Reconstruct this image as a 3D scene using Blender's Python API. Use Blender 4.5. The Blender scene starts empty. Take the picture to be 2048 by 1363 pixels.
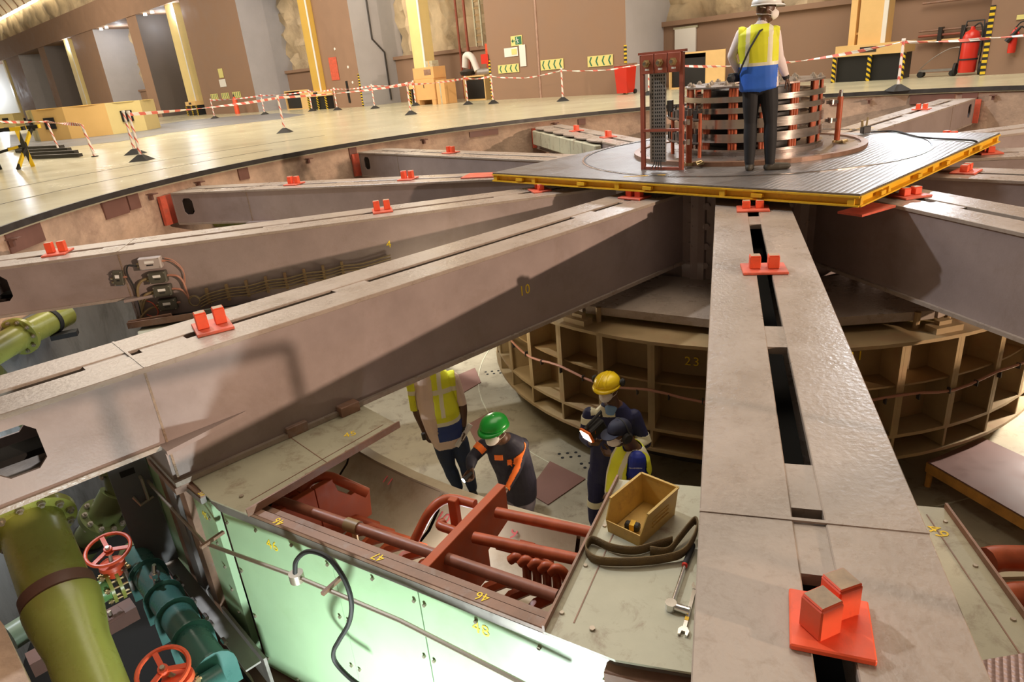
import bpy, bmesh, math, random
import numpy as np
from mathutils import Vector, Matrix, Euler
random.seed(4)
PI = math.pi
def rad(a): return a * PI / 180
scene = bpy.context.scene
COL = scene.collection
# ------------------------------------------------------------------ camera
H = 1.48
CX, CY, FPX = 1024.0, 681.5, 1340.0
PIT, ROL = rad(22.08), rad(5.34)
_f = Vector((0, math.cos(PIT), -math.sin(PIT))); _r0 = Vector((1, 0, 0)); _u0 = _r0.cross(_f)
_r = math.cos(ROL) * _r0 - math.sin(ROL) * _u0
_u = math.sin(ROL) * _r0 + math.cos(ROL) * _u0
cam_d = bpy.data.cameras.new('camera'); cam = bpy.data.objects.new('camera', cam_d); COL.objects.link(cam)
cam.matrix_world = Matrix(((_r.x, _u.x, -_f.x, 0), (_r.y, _u.y, -_f.y, 0), (_r.z, _u.z, -_f.z, H), (0, 0, 0, 1)))
cam_d.sensor_width = 36; cam_d.lens = FPX / 2048 * 36; cam_d.clip_start = .05; cam_d.clip_end = 400
scene.camera = cam
# ------------------------------------------------------------------ light and exposure
vs = scene.view_settings
vs.view_transform = 'Standard'; vs.look = 'None'; vs.gamma = 1; vs.use_curve_mapping = False
vs.exposure = 0.0
CXY = Vector((3.37, 9.23, 0))          # machine axis
w = bpy.data.worlds.new('hall_ambient'); scene.world = w; w.use_nodes = True
w.node_tree.nodes['Background'].inputs[0].default_value = (1, .80, .60, 1)
w.node_tree.nodes['Background'].inputs[1].default_value = .15
def lamp(name, kind, loc, target, energy, color, size=.2, spot=None, sizey=None):
    d = bpy.data.lights.new(name, kind); d.energy = energy; d.color = color
    if kind == 'AREA':
        d.size = size
        if sizey: d.shape = 'RECTANGLE'; d.size_y = sizey
    else: d.shadow_soft_size = size
    if spot: d.spot_size = rad(spot); d.spot_blend = .4
    o = bpy.data.objects.new(name, d); COL.objects.link(o); o.location = loc
    o.rotation_euler = (Vector(target) - Vector(loc)).to_track_quat('-Z', 'Y').to_euler()
    return o
WARM = (1, .87, .70)
def wl0(t, d, z): return (5.44 - .7009 * t + .7133 * d, 26.97 + .7133 * t + .7009 * d, z)
lamp('hall_lamp_or_fill', 'SPOT', (19.5, -10, 4.5), (2.5, 7, -.5), 21500, (1, .75, .57), .2, 60)
lamp('hall_lamp_or_fill', 'SPOT', (-8, 10.5, 11.5), (4, 8, -.5), 5200, (.88, .93, 1), .25, 75)
lamp('hall_lamp_or_fill', 'SPOT', (12.4, 20.0, 5.2), (4.2, 8.0, 0), 1900, (.84, .92, 1), .3, 60)
lamp('hall_lamp_or_fill', 'AREA', (5.5, 25.5, 7.2), (4, 6, 0), 420, (.92, .96, 1), 3.5, None, 1.2)
lamp('hall_lamp_or_fill', 'AREA', wl0(48, -15, 9.5), wl0(56, 0, 7), 2600, WARM, 8)  # fill light added to brighten the upper back wall and beam
lamp('hall_lamp_or_fill', 'AREA', wl0(14, -13, 8.5), wl0(14, 0, 5), 1300, WARM, 7)  # similar fill added to brighten the nearer back wall and rock
lamp('hall_lamp_or_fill', 'AREA', (2, 9, 12), (2, 7, 0), 1000, WARM, 9)
lamp('hall_lamp_or_fill', 'AREA', (-9, 22, 13), (-8, 24, 0), 2400, WARM, 9)
lamp('hall_lamp_or_fill', 'AREA', (-22, 36, 12.5), (-20, 38, 0), 2400, WARM, 9)
lamp('hall_lamp_or_fill', 'AREA', (9, 15, 12), (8, 24, 1), 1300, WARM, 6)
lamp('inspection_lamp', 'AREA', (-.98, 1.62, -2.35), (-.80, 2.9, -1.72), 85, (.90, 1, .97), .25)
lamp('pit_lamp', 'SPOT', (-1.6, 10.6, -1.3), (-.15, 9.9, -2.9), 300, (1, .95, .86), .05, 46)
lamp('pit_lamp', 'SPOT', (6.6, 6.6, -1.6), (6.0, 6.6, -2.9), 500, (1, .9, .8), .06, 120)
lamp('pit_lamp', 'POINT', (-.6, 7.4, -1.15), (0, 0, 0), 34, (1, .88, .66), .15)
lamp('pit_lamp', 'POINT', (-5.1, 6.9, -2.1), (0, 0, 0), 38, (.78, .9, 1), .2)
lamp('pit_lamp', 'POINT', (-.55, 3.72, -1.42), (0, 0, 0), 4, (.95, .95, 1), .05)

# ------------------------------------------------------------------ pixel -> point helpers (real distances come from planes measured in the photo)
def ray(x, y): return _f + (x - CX) / FPX * _r - (y - CY) / FPX * _u
def at(x, y, z):
    d = ray(x, y); return Vector((0, 0, H)) + d * ((z - H) / d.z)
def pol(r, a, z=0.0, off=0.0):
    a = rad(a); return Vector((CXY.x + r * math.cos(a) - off * math.sin(a), CXY.y + r * math.sin(a) + off * math.cos(a), z))
# ------------------------------------------------------------------ mesh builder
class MB:
    def __init__(self): self.v = []; self.f = []; self.m = []
    def add(self, vs, fs, mi=0):
        n = len(self.v); self.v += [tuple(p) for p in vs]
        for q in fs: self.f.append(tuple(i + n for i in q)); self.m.append(mi)
        return self
    def box(self, c, s, rot=None, mi=0):
        x, y, z = s[0] / 2, s[1] / 2, s[2] / 2
        P = [Vector(p) for p in ((-x, -y, -z), (x, -y, -z), (x, y, -z), (-x, y, -z), (-x, -y, z), (x, -y, z), (x, y, z), (-x, y, z))]
        if rot is not None:
            M = rot if isinstance(rot, Matrix) else Euler(rot).to_matrix()
            P = [M @ p for p in P]
        return self.add([p + Vector(c) for p in P], [(0, 3, 2, 1), (4, 5, 6, 7), (0, 1, 5, 4), (1, 2, 6, 5), (2, 3, 7, 6), (3, 0, 4, 7)], mi)
    def b(self, x0, x1, y0, y1, z0, z1, mi=0):
        return self.box(((x0 + x1) / 2, (y0 + y1) / 2, (z0 + z1) / 2), (abs(x1 - x0), abs(y1 - y0), abs(z1 - z0)), None, mi)
    def beam(self, p0, p1, wd, ht, up=(0, 0, 1), mi=0):
        p0, p1 = Vector(p0), Vector(p1); d = (p1 - p0); L = d.length; d.normalize()
        s = d.cross(Vector(up)).normalized(); t = s.cross(d)
        M = Matrix((d, s, t)).transposed()
        return self.box((p0 + p1) / 2, (L, wd, ht), M, mi)
    def hull(self, bot, top, mi=0):
        n = len(bot)
        return self.add(list(bot) + list(top), [tuple(range(n - 1, -1, -1)), tuple(range(n, 2 * n))] + [(i, (i + 1) % n, n + (i + 1) % n, n + i) for i in range(n)], mi)
    def prism(self, poly, z0, z1, mi=0):
        return self.hull([(p[0], p[1], z0) for p in poly], [(p[0], p[1], z1) for p in poly], mi)
    def plate(self, pts, nrm, th, mi=0):
        nrm = Vector(nrm).normalized() * th
        return self.hull([Vector(p) - nrm / 2 for p in pts], [Vector(p) + nrm / 2 for p in pts], mi)
    def tube(self, pts, r, n=8, cap=True, mi=0, closed=False):
        pts = [Vector(p) for p in pts]; k = len(pts); rings = []
        rs = r if isinstance(r, (list, tuple)) else [r] * k
        prev = None
        for i, p in enumerate(pts):
            if closed: d = pts[(i + 1) % k] - pts[i - 1]
            else: d = (pts[min(i + 1, k - 1)] - pts[max(i - 1, 0)])
            d.normalize()
            if prev is None:
                a = Vector((0, 0, 1)) if abs(d.z) < .9 else Vector((1, 0, 0)); s = d.cross(a).normalized()
            else:
                s = (prev - d * prev.dot(d)).normalized()
            prev = s; t = d.cross(s)
            rings.append([p + (s * math.cos(2 * PI * j / n) + t * math.sin(2 * PI * j / n)) * rs[i] for j in range(n)])
        V = [q for R_ in rings for q in R_]; Fs = []
        for i in range(k if closed else k - 1):
            i2 = (i + 1) % k
            for j in range(n): Fs.append((i * n + j, i * n + (j + 1) % n, i2 * n + (j + 1) % n, i2 * n + j))
        if cap and not closed: Fs += [tuple(range(n - 1, -1, -1)), tuple(range((k - 1) * n, k * n))]
        return self.add(V, Fs, mi)
    def cyl(self, p0, p1, r0, r1=None, n=16, mi=0):
        return self.tube([p0, p1], [r0, r0 if r1 is None else r1], n, True, mi)
    def lathe(self, prof, n=32, c=(0, 0, 0), M=None, mi=0, a0=0, a1=360):
        full = abs(a1 - a0) >= 359.9; m = n if full else n + 1; k = len(prof); V = []; Fs = []
        for i in range(m):
            a = rad(a0 + (a1 - a0) * i / n)
            for (r_, z_) in prof:
                p = Vector((r_ * math.cos(a), r_ * math.sin(a), z_))
                if M is not None: p = M @ p
                V.append(p + Vector(c))
        for i in range(n):
            i2 = (i + 1) % m
            for j in range(k - 1): Fs.append((i * k + j, i2 * k + j, i2 * k + j + 1, i * k + j + 1))
        return self.add(V, Fs, mi)
    def ring(self, ri, ro, z0, z1, n=48, c=(0, 0, 0), a0=0, a1=360, mi=0):
        self.lathe([(ro, z0), (ro, z1), (ri, z1), (ri, z0), (ro, z0)], n, c, None, mi, a0, a1)
        if abs(a1 - a0) < 359.9:
            for a in (a0, a1):
                ca, sa = math.cos(rad(a)), math.sin(rad(a))
                self.add([Vector(c) + Vector((r_ * ca, r_ * sa, z_)) for r_, z_ in ((ro, z0), (ro, z1), (ri, z1), (ri, z0))], [(0, 1, 2, 3)], mi)
        return self
    def build(self, name, mat, parent=None, smooth=False, loc=None, rotz=0, bevel=0):
        me = bpy.data.meshes.new(name); me.from_pydata(self.v, [], self.f)
        ms = mat if isinstance(mat, (list, tuple)) else [mat]
        for x in ms: me.materials.append(x)
        if len(ms) > 1: me.polygons.foreach_set('material_index', self.m)
        bm = bmesh.new(); bm.from_mesh(me); bmesh.ops.recalc_face_normals(bm, faces=bm.faces)
        if bevel: bmesh.ops.bevel(bm, geom=[e for e in bm.edges if len(e.link_faces) == 2 and e.calc_face_angle(0) > .6], offset=bevel, segments=1, affect='EDGES', clamp_overlap=True)
        bm.to_mesh(me); bm.free()
        if smooth:
            me.polygons.foreach_set('use_smooth', [True] * len(me.polygons))
            try: me.set_sharp_from_angle(angle=rad(40))
            except Exception: pass
        o = bpy.data.objects.new(name, me); COL.objects.link(o)
        if loc is not None: o.location = loc
        if rotz: o.rotation_euler = (0, 0, rotz)
        if parent: o.parent = parent
        return o
def tag(o, label=None, cat=None, group=None, kind=None):
    if label: o['label'] = label
    if cat: o['category'] = cat
    if group: o['group'] = group
    if kind: o['kind'] = kind
    return o
def empty(name, label, cat, loc=(0, 0, 0), rotz=0, group=None):
    o = bpy.data.objects.new(name, None); COL.objects.link(o); o.location = loc; o.rotation_euler = (0, 0, rotz); o.empty_display_size = .1
    return tag(o, label, cat, group)
def struct(name, mb, mat, smooth=False, **k): return tag(mb.build(name, mat, None, smooth, **k), kind='structure')
def copy_tree(o, parent=None):
    c = o.copy(); COL.objects.link(c)
    if parent: c.parent = parent
    for ch in list(o.children): copy_tree(ch, c)
    return c
_txt = {}
def text(name, s, size, loc, xa, ya, mat, parent=None, spacing=1.0):
    """flat painted lettering: loc = centre, xa / ya = reading and up directions"""
    cu = bpy.data.curves.new('lettering', 'FONT'); cu.body = s; cu.size = size; cu.align_x = 'CENTER'; cu.align_y = 'CENTER'; cu.extrude = .0006; cu.space_character = spacing; cu.resolution_u = 2
    t = bpy.data.objects.new('lettering', cu); COL.objects.link(t)
    bpy.context.view_layer.update()
    me = bpy.data.meshes.new_from_object(t.evaluated_get(bpy.context.evaluated_depsgraph_get()))
    bpy.data.objects.remove(t); bpy.data.curves.remove(cu)
    me.materials.clear(); me.materials.append(mat)
    o = bpy.data.objects.new(name, me); COL.objects.link(o)
    xa = Vector(xa).normalized(); za = xa.cross(Vector(ya)).normalized(); ya = za.cross(xa)
    o.matrix_world = Matrix(((xa.x, ya.x, za.x, loc[0]), (xa.y, ya.y, za.y, loc[1]), (xa.z, ya.z, za.z, loc[2]), (0, 0, 0, 1)))
    if parent: o.parent = parent
    return o
def spline(pts, n=8):
    P = [Vector(p) for p in pts]; P = [P[0] * 2 - P[1]] + P + [P[-1] * 2 - P[-2]]; out = []
    for i in range(1, len(P) - 2):
        for k in range(n):
            t = k / n; a, b, c, d = P[i - 1:i + 3]
            out.append(.5 * ((2 * b) + (c - a) * t + (2 * a - 5 * b + 4 * c - d) * t * t + (3 * b - a - 3 * c + d) * t ** 3))
    out.append(P[-2]); return out
# ------------------------------------------------------------------ materials
def mat(name, col, rough=.5, metal=0, var=.0, scale=3.0, stain=None, stain_amt=.0, stain_scale=1.2, bump=0, bump_scale=40, stretch=None, emit=None, spec=None, alpha=None):
    m = bpy.data.materials.new(name); m.use_nodes = True; nt = m.node_tree; b = nt.nodes['Principled BSDF']
    b.inputs['Roughness'].default_value = rough; b.inputs['Metallic'].default_value = metal
    if spec is not None: b.inputs['Specular IOR Level'].default_value = spec
    b.inputs['Base Color'].default_value = (*col, 1)
    if emit: b.inputs['Emission Color'].default_value = (*emit[0], 1); b.inputs['Emission Strength'].default_value = emit[1]
    if var or stain or bump:
        tc = nt.nodes.new('ShaderNodeTexCoord'); mp = nt.nodes.new('ShaderNodeMapping'); nt.links.new(tc.outputs['Object'], mp.inputs[0])
        if stretch: mp.inputs['Scale'].default_value = stretch
    out = None
    if var:
        n = nt.nodes.new('ShaderNodeTexNoise'); n.inputs['Scale'].default_value = scale; n.inputs['Detail'].default_value = 6; n.inputs['Roughness'].default_value = .65
        nt.links.new(mp.outputs[0], n.inputs[0])
        cr = nt.nodes.new('ShaderNodeValToRGB'); cr.color_ramp.elements[0].position = .3; cr.color_ramp.elements[1].position = .7
        cr.color_ramp.elements[0].color = (*[c * (1 - var) for c in col], 1); cr.color_ramp.elements[1].color = (*[min(1, c * (1 + var)) for c in col], 1)
        nt.links.new(n.outputs['Fac'], cr.inputs[0]); out = cr.outputs[0]
        mr = nt.nodes.new('ShaderNodeMapRange'); mr.inputs['From Min'].default_value = .3; mr.inputs['From Max'].default_value = .7
        mr.inputs['To Min'].default_value = max(.03, rough * .75); mr.inputs['To Max'].default_value = min(1, rough * 1.25)
        nt.links.new(n.outputs['Fac'], mr.inputs[0]); nt.links.new(mr.outputs[0], b.inputs['Roughness'])
    if stain:
        n2 = nt.nodes.new('ShaderNodeTexNoise'); n2.inputs['Scale'].default_value = stain_scale; n2.inputs['Detail'].default_value = 9; n2.inputs['Roughness'].default_value = .72; n2.inputs['Distortion'].default_value = .4
        nt.links.new(mp.outputs[0], n2.inputs[0])
        c2 = nt.nodes.new('ShaderNodeValToRGB'); c2.color_ramp.elements[0].position = .52; c2.color_ramp.elements[1].position = .72
        c2.color_ramp.elements[0].color = (0, 0, 0, 1); c2.color_ramp.elements[1].color = (stain_amt,) * 3 + (1,)
        nt.links.new(n2.outputs['Fac'], c2.inputs[0])
        mx = nt.nodes.new('ShaderNodeMix'); mx.data_type = 'RGBA'
        nt.links.new(c2.outputs[0], mx.inputs[0]); mx.inputs[7].default_value = (*stain, 1)
        if out: nt.links.new(out, mx.inputs[6])
        else: mx.inputs[6].default_value = (*col, 1)
        out = mx.outputs[2]
    if out: nt.links.new(out, b.inputs['Base Color'])
    if bump:
        n3 = nt.nodes.new('ShaderNodeTexNoise'); n3.inputs['Scale'].default_value = bump_scale; n3.inputs['Detail'].default_value = 5
        nt.links.new(mp.outputs[0], n3.inputs[0]); bp = nt.nodes.new('ShaderNodeBump'); bp.inputs['Strength'].default_value = bump; bp.inputs['Distance'].default_value = .02
        nt.links.new(n3.outputs['Fac'], bp.inputs['Height']); nt.links.new(bp.outputs[0], b.inputs['Normal'])
    return m
def striped(name, c1, c2, freq, axis=(1, 0, 0), rough=.5, duty=.5):
    """two colours alternating along a direction (tape, hazard marking, stanchion posts)"""
    m = bpy.data.materials.new(name); m.use_nodes = True; nt = m.node_tree; b = nt.nodes['Principled BSDF']; b.inputs['Roughness'].default_value = rough
    tc = nt.nodes.new('ShaderNodeTexCoord'); dp = nt.nodes.new('ShaderNodeVectorMath'); dp.operation = 'DOT_PRODUCT'; dp.inputs[1].default_value = axis
    nt.links.new(tc.outputs['Object'], dp.inputs[0])
    mu = nt.nodes.new('ShaderNodeMath'); mu.operation = 'MULTIPLY'; mu.inputs[1].default_value = freq; nt.links.new(dp.outputs['Value'], mu.inputs[0])
    fr = nt.nodes.new('ShaderNodeMath'); fr.operation = 'FRACT'; nt.links.new(mu.outputs[0], fr.inputs[0])
    gt = nt.nodes.new('ShaderNodeMath'); gt.operation = 'GREATER_THAN'; gt.inputs[1].default_value = duty; nt.links.new(fr.outputs[0], gt.inputs[0])
    mx = nt.nodes.new('ShaderNodeMix'); mx.data_type = 'RGBA'; mx.inputs[6].default_value = (*c1, 1); mx.inputs[7].default_value = (*c2, 1)
    nt.links.new(gt.outputs[0], mx.inputs[0]); nt.links.new(mx.outputs[2], b.inputs['Base Color'])
    return m
def gridbump(m, sx, sy, strength=.3, dist=.004, rot=0):
    """regular raised pattern (checker plate, ribbed tile) as relief"""
    nt = m.node_tree; b = nt.nodes['Principled BSDF']; tc = nt.nodes.new('ShaderNodeTexCoord'); mp = nt.nodes.new('ShaderNodeMapping')
    mp.inputs['Rotation'].default_value = (0, 0, rot); mp.inputs['Scale'].default_value = (sx, sy, 1); nt.links.new(tc.outputs['Object'], mp.inputs[0])
    ck = nt.nodes.new('ShaderNodeTexVoronoi'); ck.inputs['Randomness'].default_value = 0; nt.links.new(mp.outputs[0], ck.inputs[0]); ck.inputs['Scale'].default_value = 1
    bp = nt.nodes.new('ShaderNodeBump'); bp.inputs['Strength'].default_value = strength; bp.inputs['Distance'].default_value = dist; bp.invert = True
    nt.links.new(ck.outputs['Distance'], bp.inputs['Height']); nt.links.new(bp.outputs[0], b.inputs['Normal']); return m
M = {}
M['arm'] = mat('arm_paint', (.30, .235, .215), .42, 0, .12, 2.2, (.17, .115, .08), .35, 2.0, .05, 60)
M['arm_top'] = mat('arm_top_paint', (.34, .275, .225), .30, 0, .12, 2.5, (.17, .11, .065), .42, 17.0, .15, 35)
M['arm_edge'] = mat('worn_edge', (.40, .25, .19), .5, 0, .25, 8)
M['weld'] = mat('weld_bead', (.27, .19, .13), .6, 0, .3, 20, bump=.5, bump_scale=90)
M['orange'] = mat('orange_paint', (.80, .10, .035), .45, 0, .12, 9, (.25, .06, .03), .5, 6)
M['orange_plate'] = mat('orange_plate_paint', (.62, .11, .06), .5, 0, .2, 6, (.22, .12, .09), .6, 5)
M['rust'] = mat('bare_steel_top', (.38, .26, .16), .6, 0, .3, 15)
M['yellow'] = mat('yellow_paint', (.80, .47, .02), .45, 0, .1, 5, (.35, .16, .04), .5, 5)
M['deck'] = gridbump(mat('checker_plate', (.20, .185, .18), .40, .55, .2, 2.5, (.17, .11, .08), .5, 1.5), 14, 26, .8, .01, .5)
M['disc'] = mat('worn_steel_disc', (.24, .20, .18), .3, .6, .3, 3, (.2, .1, .06), .6, 2)
M['copper_rim'] = mat('copper_brown_rim', (.26, .15, .10), .4, .3, .2, 8)
M['ring_steel'] = mat('ring_steel', (.55, .50, .46), .22, 1, .12, 6, stretch=(1, 1, 12))
M['dark_steel'] = mat('dark_steel', (.05, .045, .042), .45, .3, .2, 6)
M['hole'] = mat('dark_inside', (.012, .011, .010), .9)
M['red_ins'] = mat('red_insulation', (.42, .085, .028), .42, 0, .25, 9)
M['red_board'] = mat('red_brown_board', (.44, .085, .022), .6, 0, .1, 6)
M['red_frame'] = mat('red_brown_paint', (.33, .085, .05), .42, 0, .12, 8)
M['perf'] = mat('grey_galvanised', (.30, .28, .26), .45, .5, .1, 9)
M['brass'] = mat('dull_brass', (.55, .42, .22), .35, .8)
M['khaki'] = mat('khaki_ring_paint', (.30, .195, .085), .5, 0, .14, 3, (.30, .13, .07), .75, 1.4)
M['khaki_light'] = mat('khaki_rib_paint', (.34, .24, .12), .5, 0, .14, 3, (.32, .15, .08), .6, 2)
M['olive'] = mat('olive_yellow_paint', (.30, .24, .02), .45, 0, .1, 3)
M['lid'] = mat('cream_cover_paint', (.46, .44, .32), .45, 0, .08, 3, (.18, .09, .05), .75, 5, .04, 60)
M['green'] = mat('pale_green_paint', (.42, .62, .38), .4, 0, .06, 2, (.30, .45, .2), .4, 1.2)
M['green_dark'] = mat('green_post_paint', (.20, .30, .10), .45, 0, .12, 4, (.2, .13, .07), .6, 4)
M['rail'] = mat('brown_rail_paint', (.27, .15, .10), .5, 0, .25, 6, (.34, .30, .28), .55, 7)
M['num'] = mat('yellow_stencil', (.95, .68, .03), .6)
M['shroud'] = mat('cream_shroud_paint', (.48, .40, .27), .45, 0, .1, 3, (.28, .17, .08), .6, 2)
M['bolt'] = mat('bolt_steel', (.42, .36, .29), .4, .6)
M['pitfloor'] = mat('pit_floor_paint', (.30, .26, .18), .5, 0, .2, 1.6, (.09, .055, .03), .8, 4.5)
M['brownplate'] = mat('brown_steel_sheet', (.185, .088, .066), .55, 0, .12, 3)
M['pipe'] = mat('olive_pipe_paint', (.36, .38, .085), .28, 0, .08, 3)
M['pipe_dark'] = mat('dark_green_pipe', (.12, .14, .045), .35, 0, .1, 4)
M['teal'] = mat('teal_paint', (.05, .15, .135), .3, 0, .1, 5)
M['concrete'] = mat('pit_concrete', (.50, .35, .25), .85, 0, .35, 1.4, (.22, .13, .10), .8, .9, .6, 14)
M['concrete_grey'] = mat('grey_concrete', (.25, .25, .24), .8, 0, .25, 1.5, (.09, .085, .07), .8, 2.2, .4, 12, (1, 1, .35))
M['rock'] = mat('cavern_rock', (.50, .39, .25), .75, 0, .4, .55, (.15, .10, .06), .7, .5, 1.0, 2.2, (1, 1, .5))
M['wallbrown'] = mat('brown_wall_paint', (.285, .175, .115), .7, 0, .06, 1)
M['wallgrey'] = mat('grey_pier_side', (.42, .41, .43), .7, 0, .06, 1)
M['cream'] = mat('cream_column_paint', (.80, .64, .28), .4, 0, .06, 1)
M['ochre'] = mat('ochre_column_paint', (.62, .40, .08), .45, 0, .06, 1)
M['cab'] = mat('yellow_cabinet_paint', (.78, .52, .22), .45, 0, .05, 2)
M['black'] = mat('black_plastic', (.014, .014, .014), .45)
M['rubber'] = mat('black_rubber', (.02, .019, .018), .7)
M['red'] = mat('fire_red', (.60, .03, .015), .35)
M['white'] = mat('white_paint', (.80, .78, .74), .5)
M['chrome'] = mat('chrome', (.75, .75, .75), .15, 1)
M['hosered'] = mat('pink_cable', (.42, .19, .125), .5)
# ------------------------------------------------------------------ hall floor round the pit
def floor_material(name, col, rough, groove):
    m = mat(name, col, rough, 0, .05, .5, (.5, .43, .27), .3, .2)
    nt = m.node_tree; b = nt.nodes['Principled BSDF']; tc = nt.nodes.new('ShaderNodeTexCoord'); mp = nt.nodes.new('ShaderNodeMapping')
    mp.inputs['Rotation'].default_value = (0, 0, rad(44.5)); nt.links.new(tc.outputs['Object'], mp.inputs[0])
    wv = nt.nodes.new('ShaderNodeTexWave'); wv.inputs['Scale'].default_value = 5; wv.bands_direction = 'X'; nt.links.new(mp.outputs[0], wv.inputs[0])
    w2 = nt.nodes.new('ShaderNodeTexNoise'); w2.inputs['Scale'].default_value = .9; nt.links.new(mp.outputs[0], w2.inputs[0])
    ad = nt.nodes.new('ShaderNodeMath'); ad.operation = 'ADD'; nt.links.new(wv.outputs['Fac'], ad.inputs[0]); nt.links.new(w2.outputs['Fac'], ad.inputs[1])
    bp = nt.nodes.new('ShaderNodeBump'); bp.inputs['Strength'].default_value = groove; bp.inputs['Distance'].default_value = .006
    nt.links.new(ad.outputs[0], bp.inputs['Height']); nt.links.new(bp.outputs[0], b.inputs['Normal']); return m
M['floor'] = floor_material('floor_tile', (.56, .53, .37), .24, .12)
M['floor_grey'] = floor_material('floor_grey_area', (.20, .21, .23), .4, .1)
ZF = .2; RP = 9.6
n = 120; fb = MB(); V = []; 
for i in range(n):
    a = rad(360 * i / n); c, s = math.cos(a), math.sin(a)
    V += [(CXY.x + RP * c, CXY.y + RP * s, ZF), (CXY.x + RP * c, CXY.y + RP * s, ZF - .10), (CXY.x + 30 * c, CXY.y + 30 * s, ZF), (CXY.x + 150 * c, CXY.y + 150 * s, ZF)]
fb.add(V, [q for i in range(n) for j in [(i + 1) % n] for q in ((i * 4, j * 4, j * 4 + 1, i * 4 + 1), (i * 4, i * 4 + 2, j * 4 + 2, j * 4), (i * 4 + 2, i * 4 + 3, j * 4 + 3, j * 4 + 2))])
fl = struct('floor', fb, M['floor'])
# dark angle-iron edging of the pit opening
struct('trim_1', MB().ring(RP - .03, RP + .012, ZF - .075, ZF + .012, 120, CXY), M['dark_steel'])
# joint lines between the floor panels near the pit (thin recessed strips of dark sealant)
for k, (r1, a1, r2, a2) in enumerate(((11.3, -178, 11.15, 140), (13.2, 178, 13.0, 128))):
    pts = [pol(r1 + (r2 - r1) * i / 20, (a1 % 360) + ((a2 % 360) - (a1 % 360)) * i / 20, ZF + .002) for i in range(21)]
    jb = MB()
    for i in range(20): jb.beam(pts[i], pts[i + 1], .02, .003)
    tag(jb.build('floor_joint', M['dark_steel'], fl))
# grey area of the floor further down the hall
gp = [at(*p, ZF) for p in ((92, 300), (150, 292), (240, 283), (330, 267), (440, 252), (560, 238), (610, 229), (560, 226), (470, 232), (380, 240), (310, 250), (200, 262), (100, 262), (20, 270), (20, 300))]
struct('trim_2', MB().prism([(p.x, p.y) for p in gp], ZF - .02, ZF + .006), M['floor_grey'])
# ------------------------------------------------------------------ pit walls and floors
wb = MB(); n = 144
for (z0, z1, seed) in ((-.05 + .15, -.9, 1),):
    pass
prof_z = [ZF - .1, -.1, -.35, -.6, -.8, -.95]
V = []; random.seed(11)
for i in range(n):
    for z_ in prof_z:
        r_ = RP + .06 + random.uniform(-.012, .02)
        p = pol(r_, 360 * i / n, z_); V.append(p)
k = len(prof_z)
wb.add(V, [(i * k + j, ((i + 1) % n) * k + j, ((i + 1) % n) * k + j + 1, i * k + j + 1) for i in range(n) for j in range(k - 1)])
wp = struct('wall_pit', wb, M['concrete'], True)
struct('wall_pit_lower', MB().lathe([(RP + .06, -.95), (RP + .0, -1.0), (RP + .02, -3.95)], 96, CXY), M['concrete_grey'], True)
struct('floor_annulus', MB().ring(6.2, 9.7, -4.0, -3.92, 72, CXY), M['hole'])
struct('floor_pit', MB().lathe([(0.0, -2.85), (6.35, -2.85)], 72, CXY), M['pitfloor'])
# red-brown steel inserts and short brackets set into the pit wall under the floor edge
random.seed(3)
for (px, py, wd, hh) in ((300, 400, .55, .3), (90, 455, .75, .28), (270, 395, .25, .25), (900, 262, .8, .14), (672, 305, .2, .25), (490, 345, .25, .22), (1125, 238, .2, .15), (1688, 197, .2, .12), (1900, 187, .9, .2), (1960, 190, .3, .25)):
    a = math.degrees(math.atan2(at(px, py - 20, ZF).y - CXY.y, at(px, py - 20, ZF).x - CXY.x))
    b = MB(); c = pol(RP + .05, a, -.02)
    b.box(c, (.05, wd, hh), (0, 0, rad(a)))
    b.build('embedded_plate', M['brownplate'], wp)
for a in (-176, 165, 158, 141, 122, 100, 68, 53, 38):
    c = pol(RP - .05, a, .03); b = MB(); b.box(c, (.14, .12, .02), (0, 0, rad(a))); b.box(pol(RP - .01, a, -.02), (.05, .05, .1), (0, 0, rad(a)))
    b.build('bracket', M['brownplate'], wp)
# ------------------------------------------------------------------ back wall of the hall: piers, recesses with bare rock, crane beam, vault
WA = rad(134.5); WU = Vector((math.cos(WA), math.sin(WA), 0)); WN = Vector((WU.y, -WU.x, 0)); WO = Vector((5.44, 26.97, 0))
def wl(t, d, z): return WO + WU * t + WN * d + Vector((0, 0, z))
class WB(MB):
    def wbox(self, t0, t1, d0, d1, z0, z1, mi=0):
        return self.hull([wl(t0, d0, z0), wl(t1, d0, z0), wl(t1, d1, z0), wl(t0, d1, z0)], [wl(t0, d0, z1), wl(t1, d0, z1), wl(t1, d1, z1), wl(t0, d1, z1)], mi)
M['walldark'] = mat('dark_pier_side', (.13, .11, .10), .7, 0, .1, 1)  # darker colour for the sides of some narrow piers
def pier(name, t0, t1, z1=8.0, side='wallgrey'):
    b = WB(); d1 = 3.2
    c = [wl(t0, 0, ZF), wl(t1, 0, ZF), wl(t1, d1, ZF), wl(t0, d1, ZF)]; e = [p + Vector((0, 0, z1 - ZF)) for p in c]
    b.add(c + e, [(0, 1, 5, 4)], 0); b.add(c + e, [(3, 0, 4, 7), (1, 2, 6, 5), (2, 3, 7, 6), (4, 5, 6, 7)], 1)  # front face brown, all other faces in the side colour
    return struct(name, b, [M['wallbrown'], M[side]])
piers = [(-15.5, -11.15), (.25, 7.6), (17.7, 21.2), (30.0, 38.4), (47.2, 49.4), (58.4, 65.2), (75.5, 78), (87.2, 94)]
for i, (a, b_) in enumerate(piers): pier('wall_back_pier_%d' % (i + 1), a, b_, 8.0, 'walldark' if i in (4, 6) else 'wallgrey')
rec = [(-11.15, .25), (7.6, 17.7), (21.2, 30.0), (38.4, 47.2), (49.4, 58.4), (65.2, 75.5), (78, 87.2)]
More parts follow.
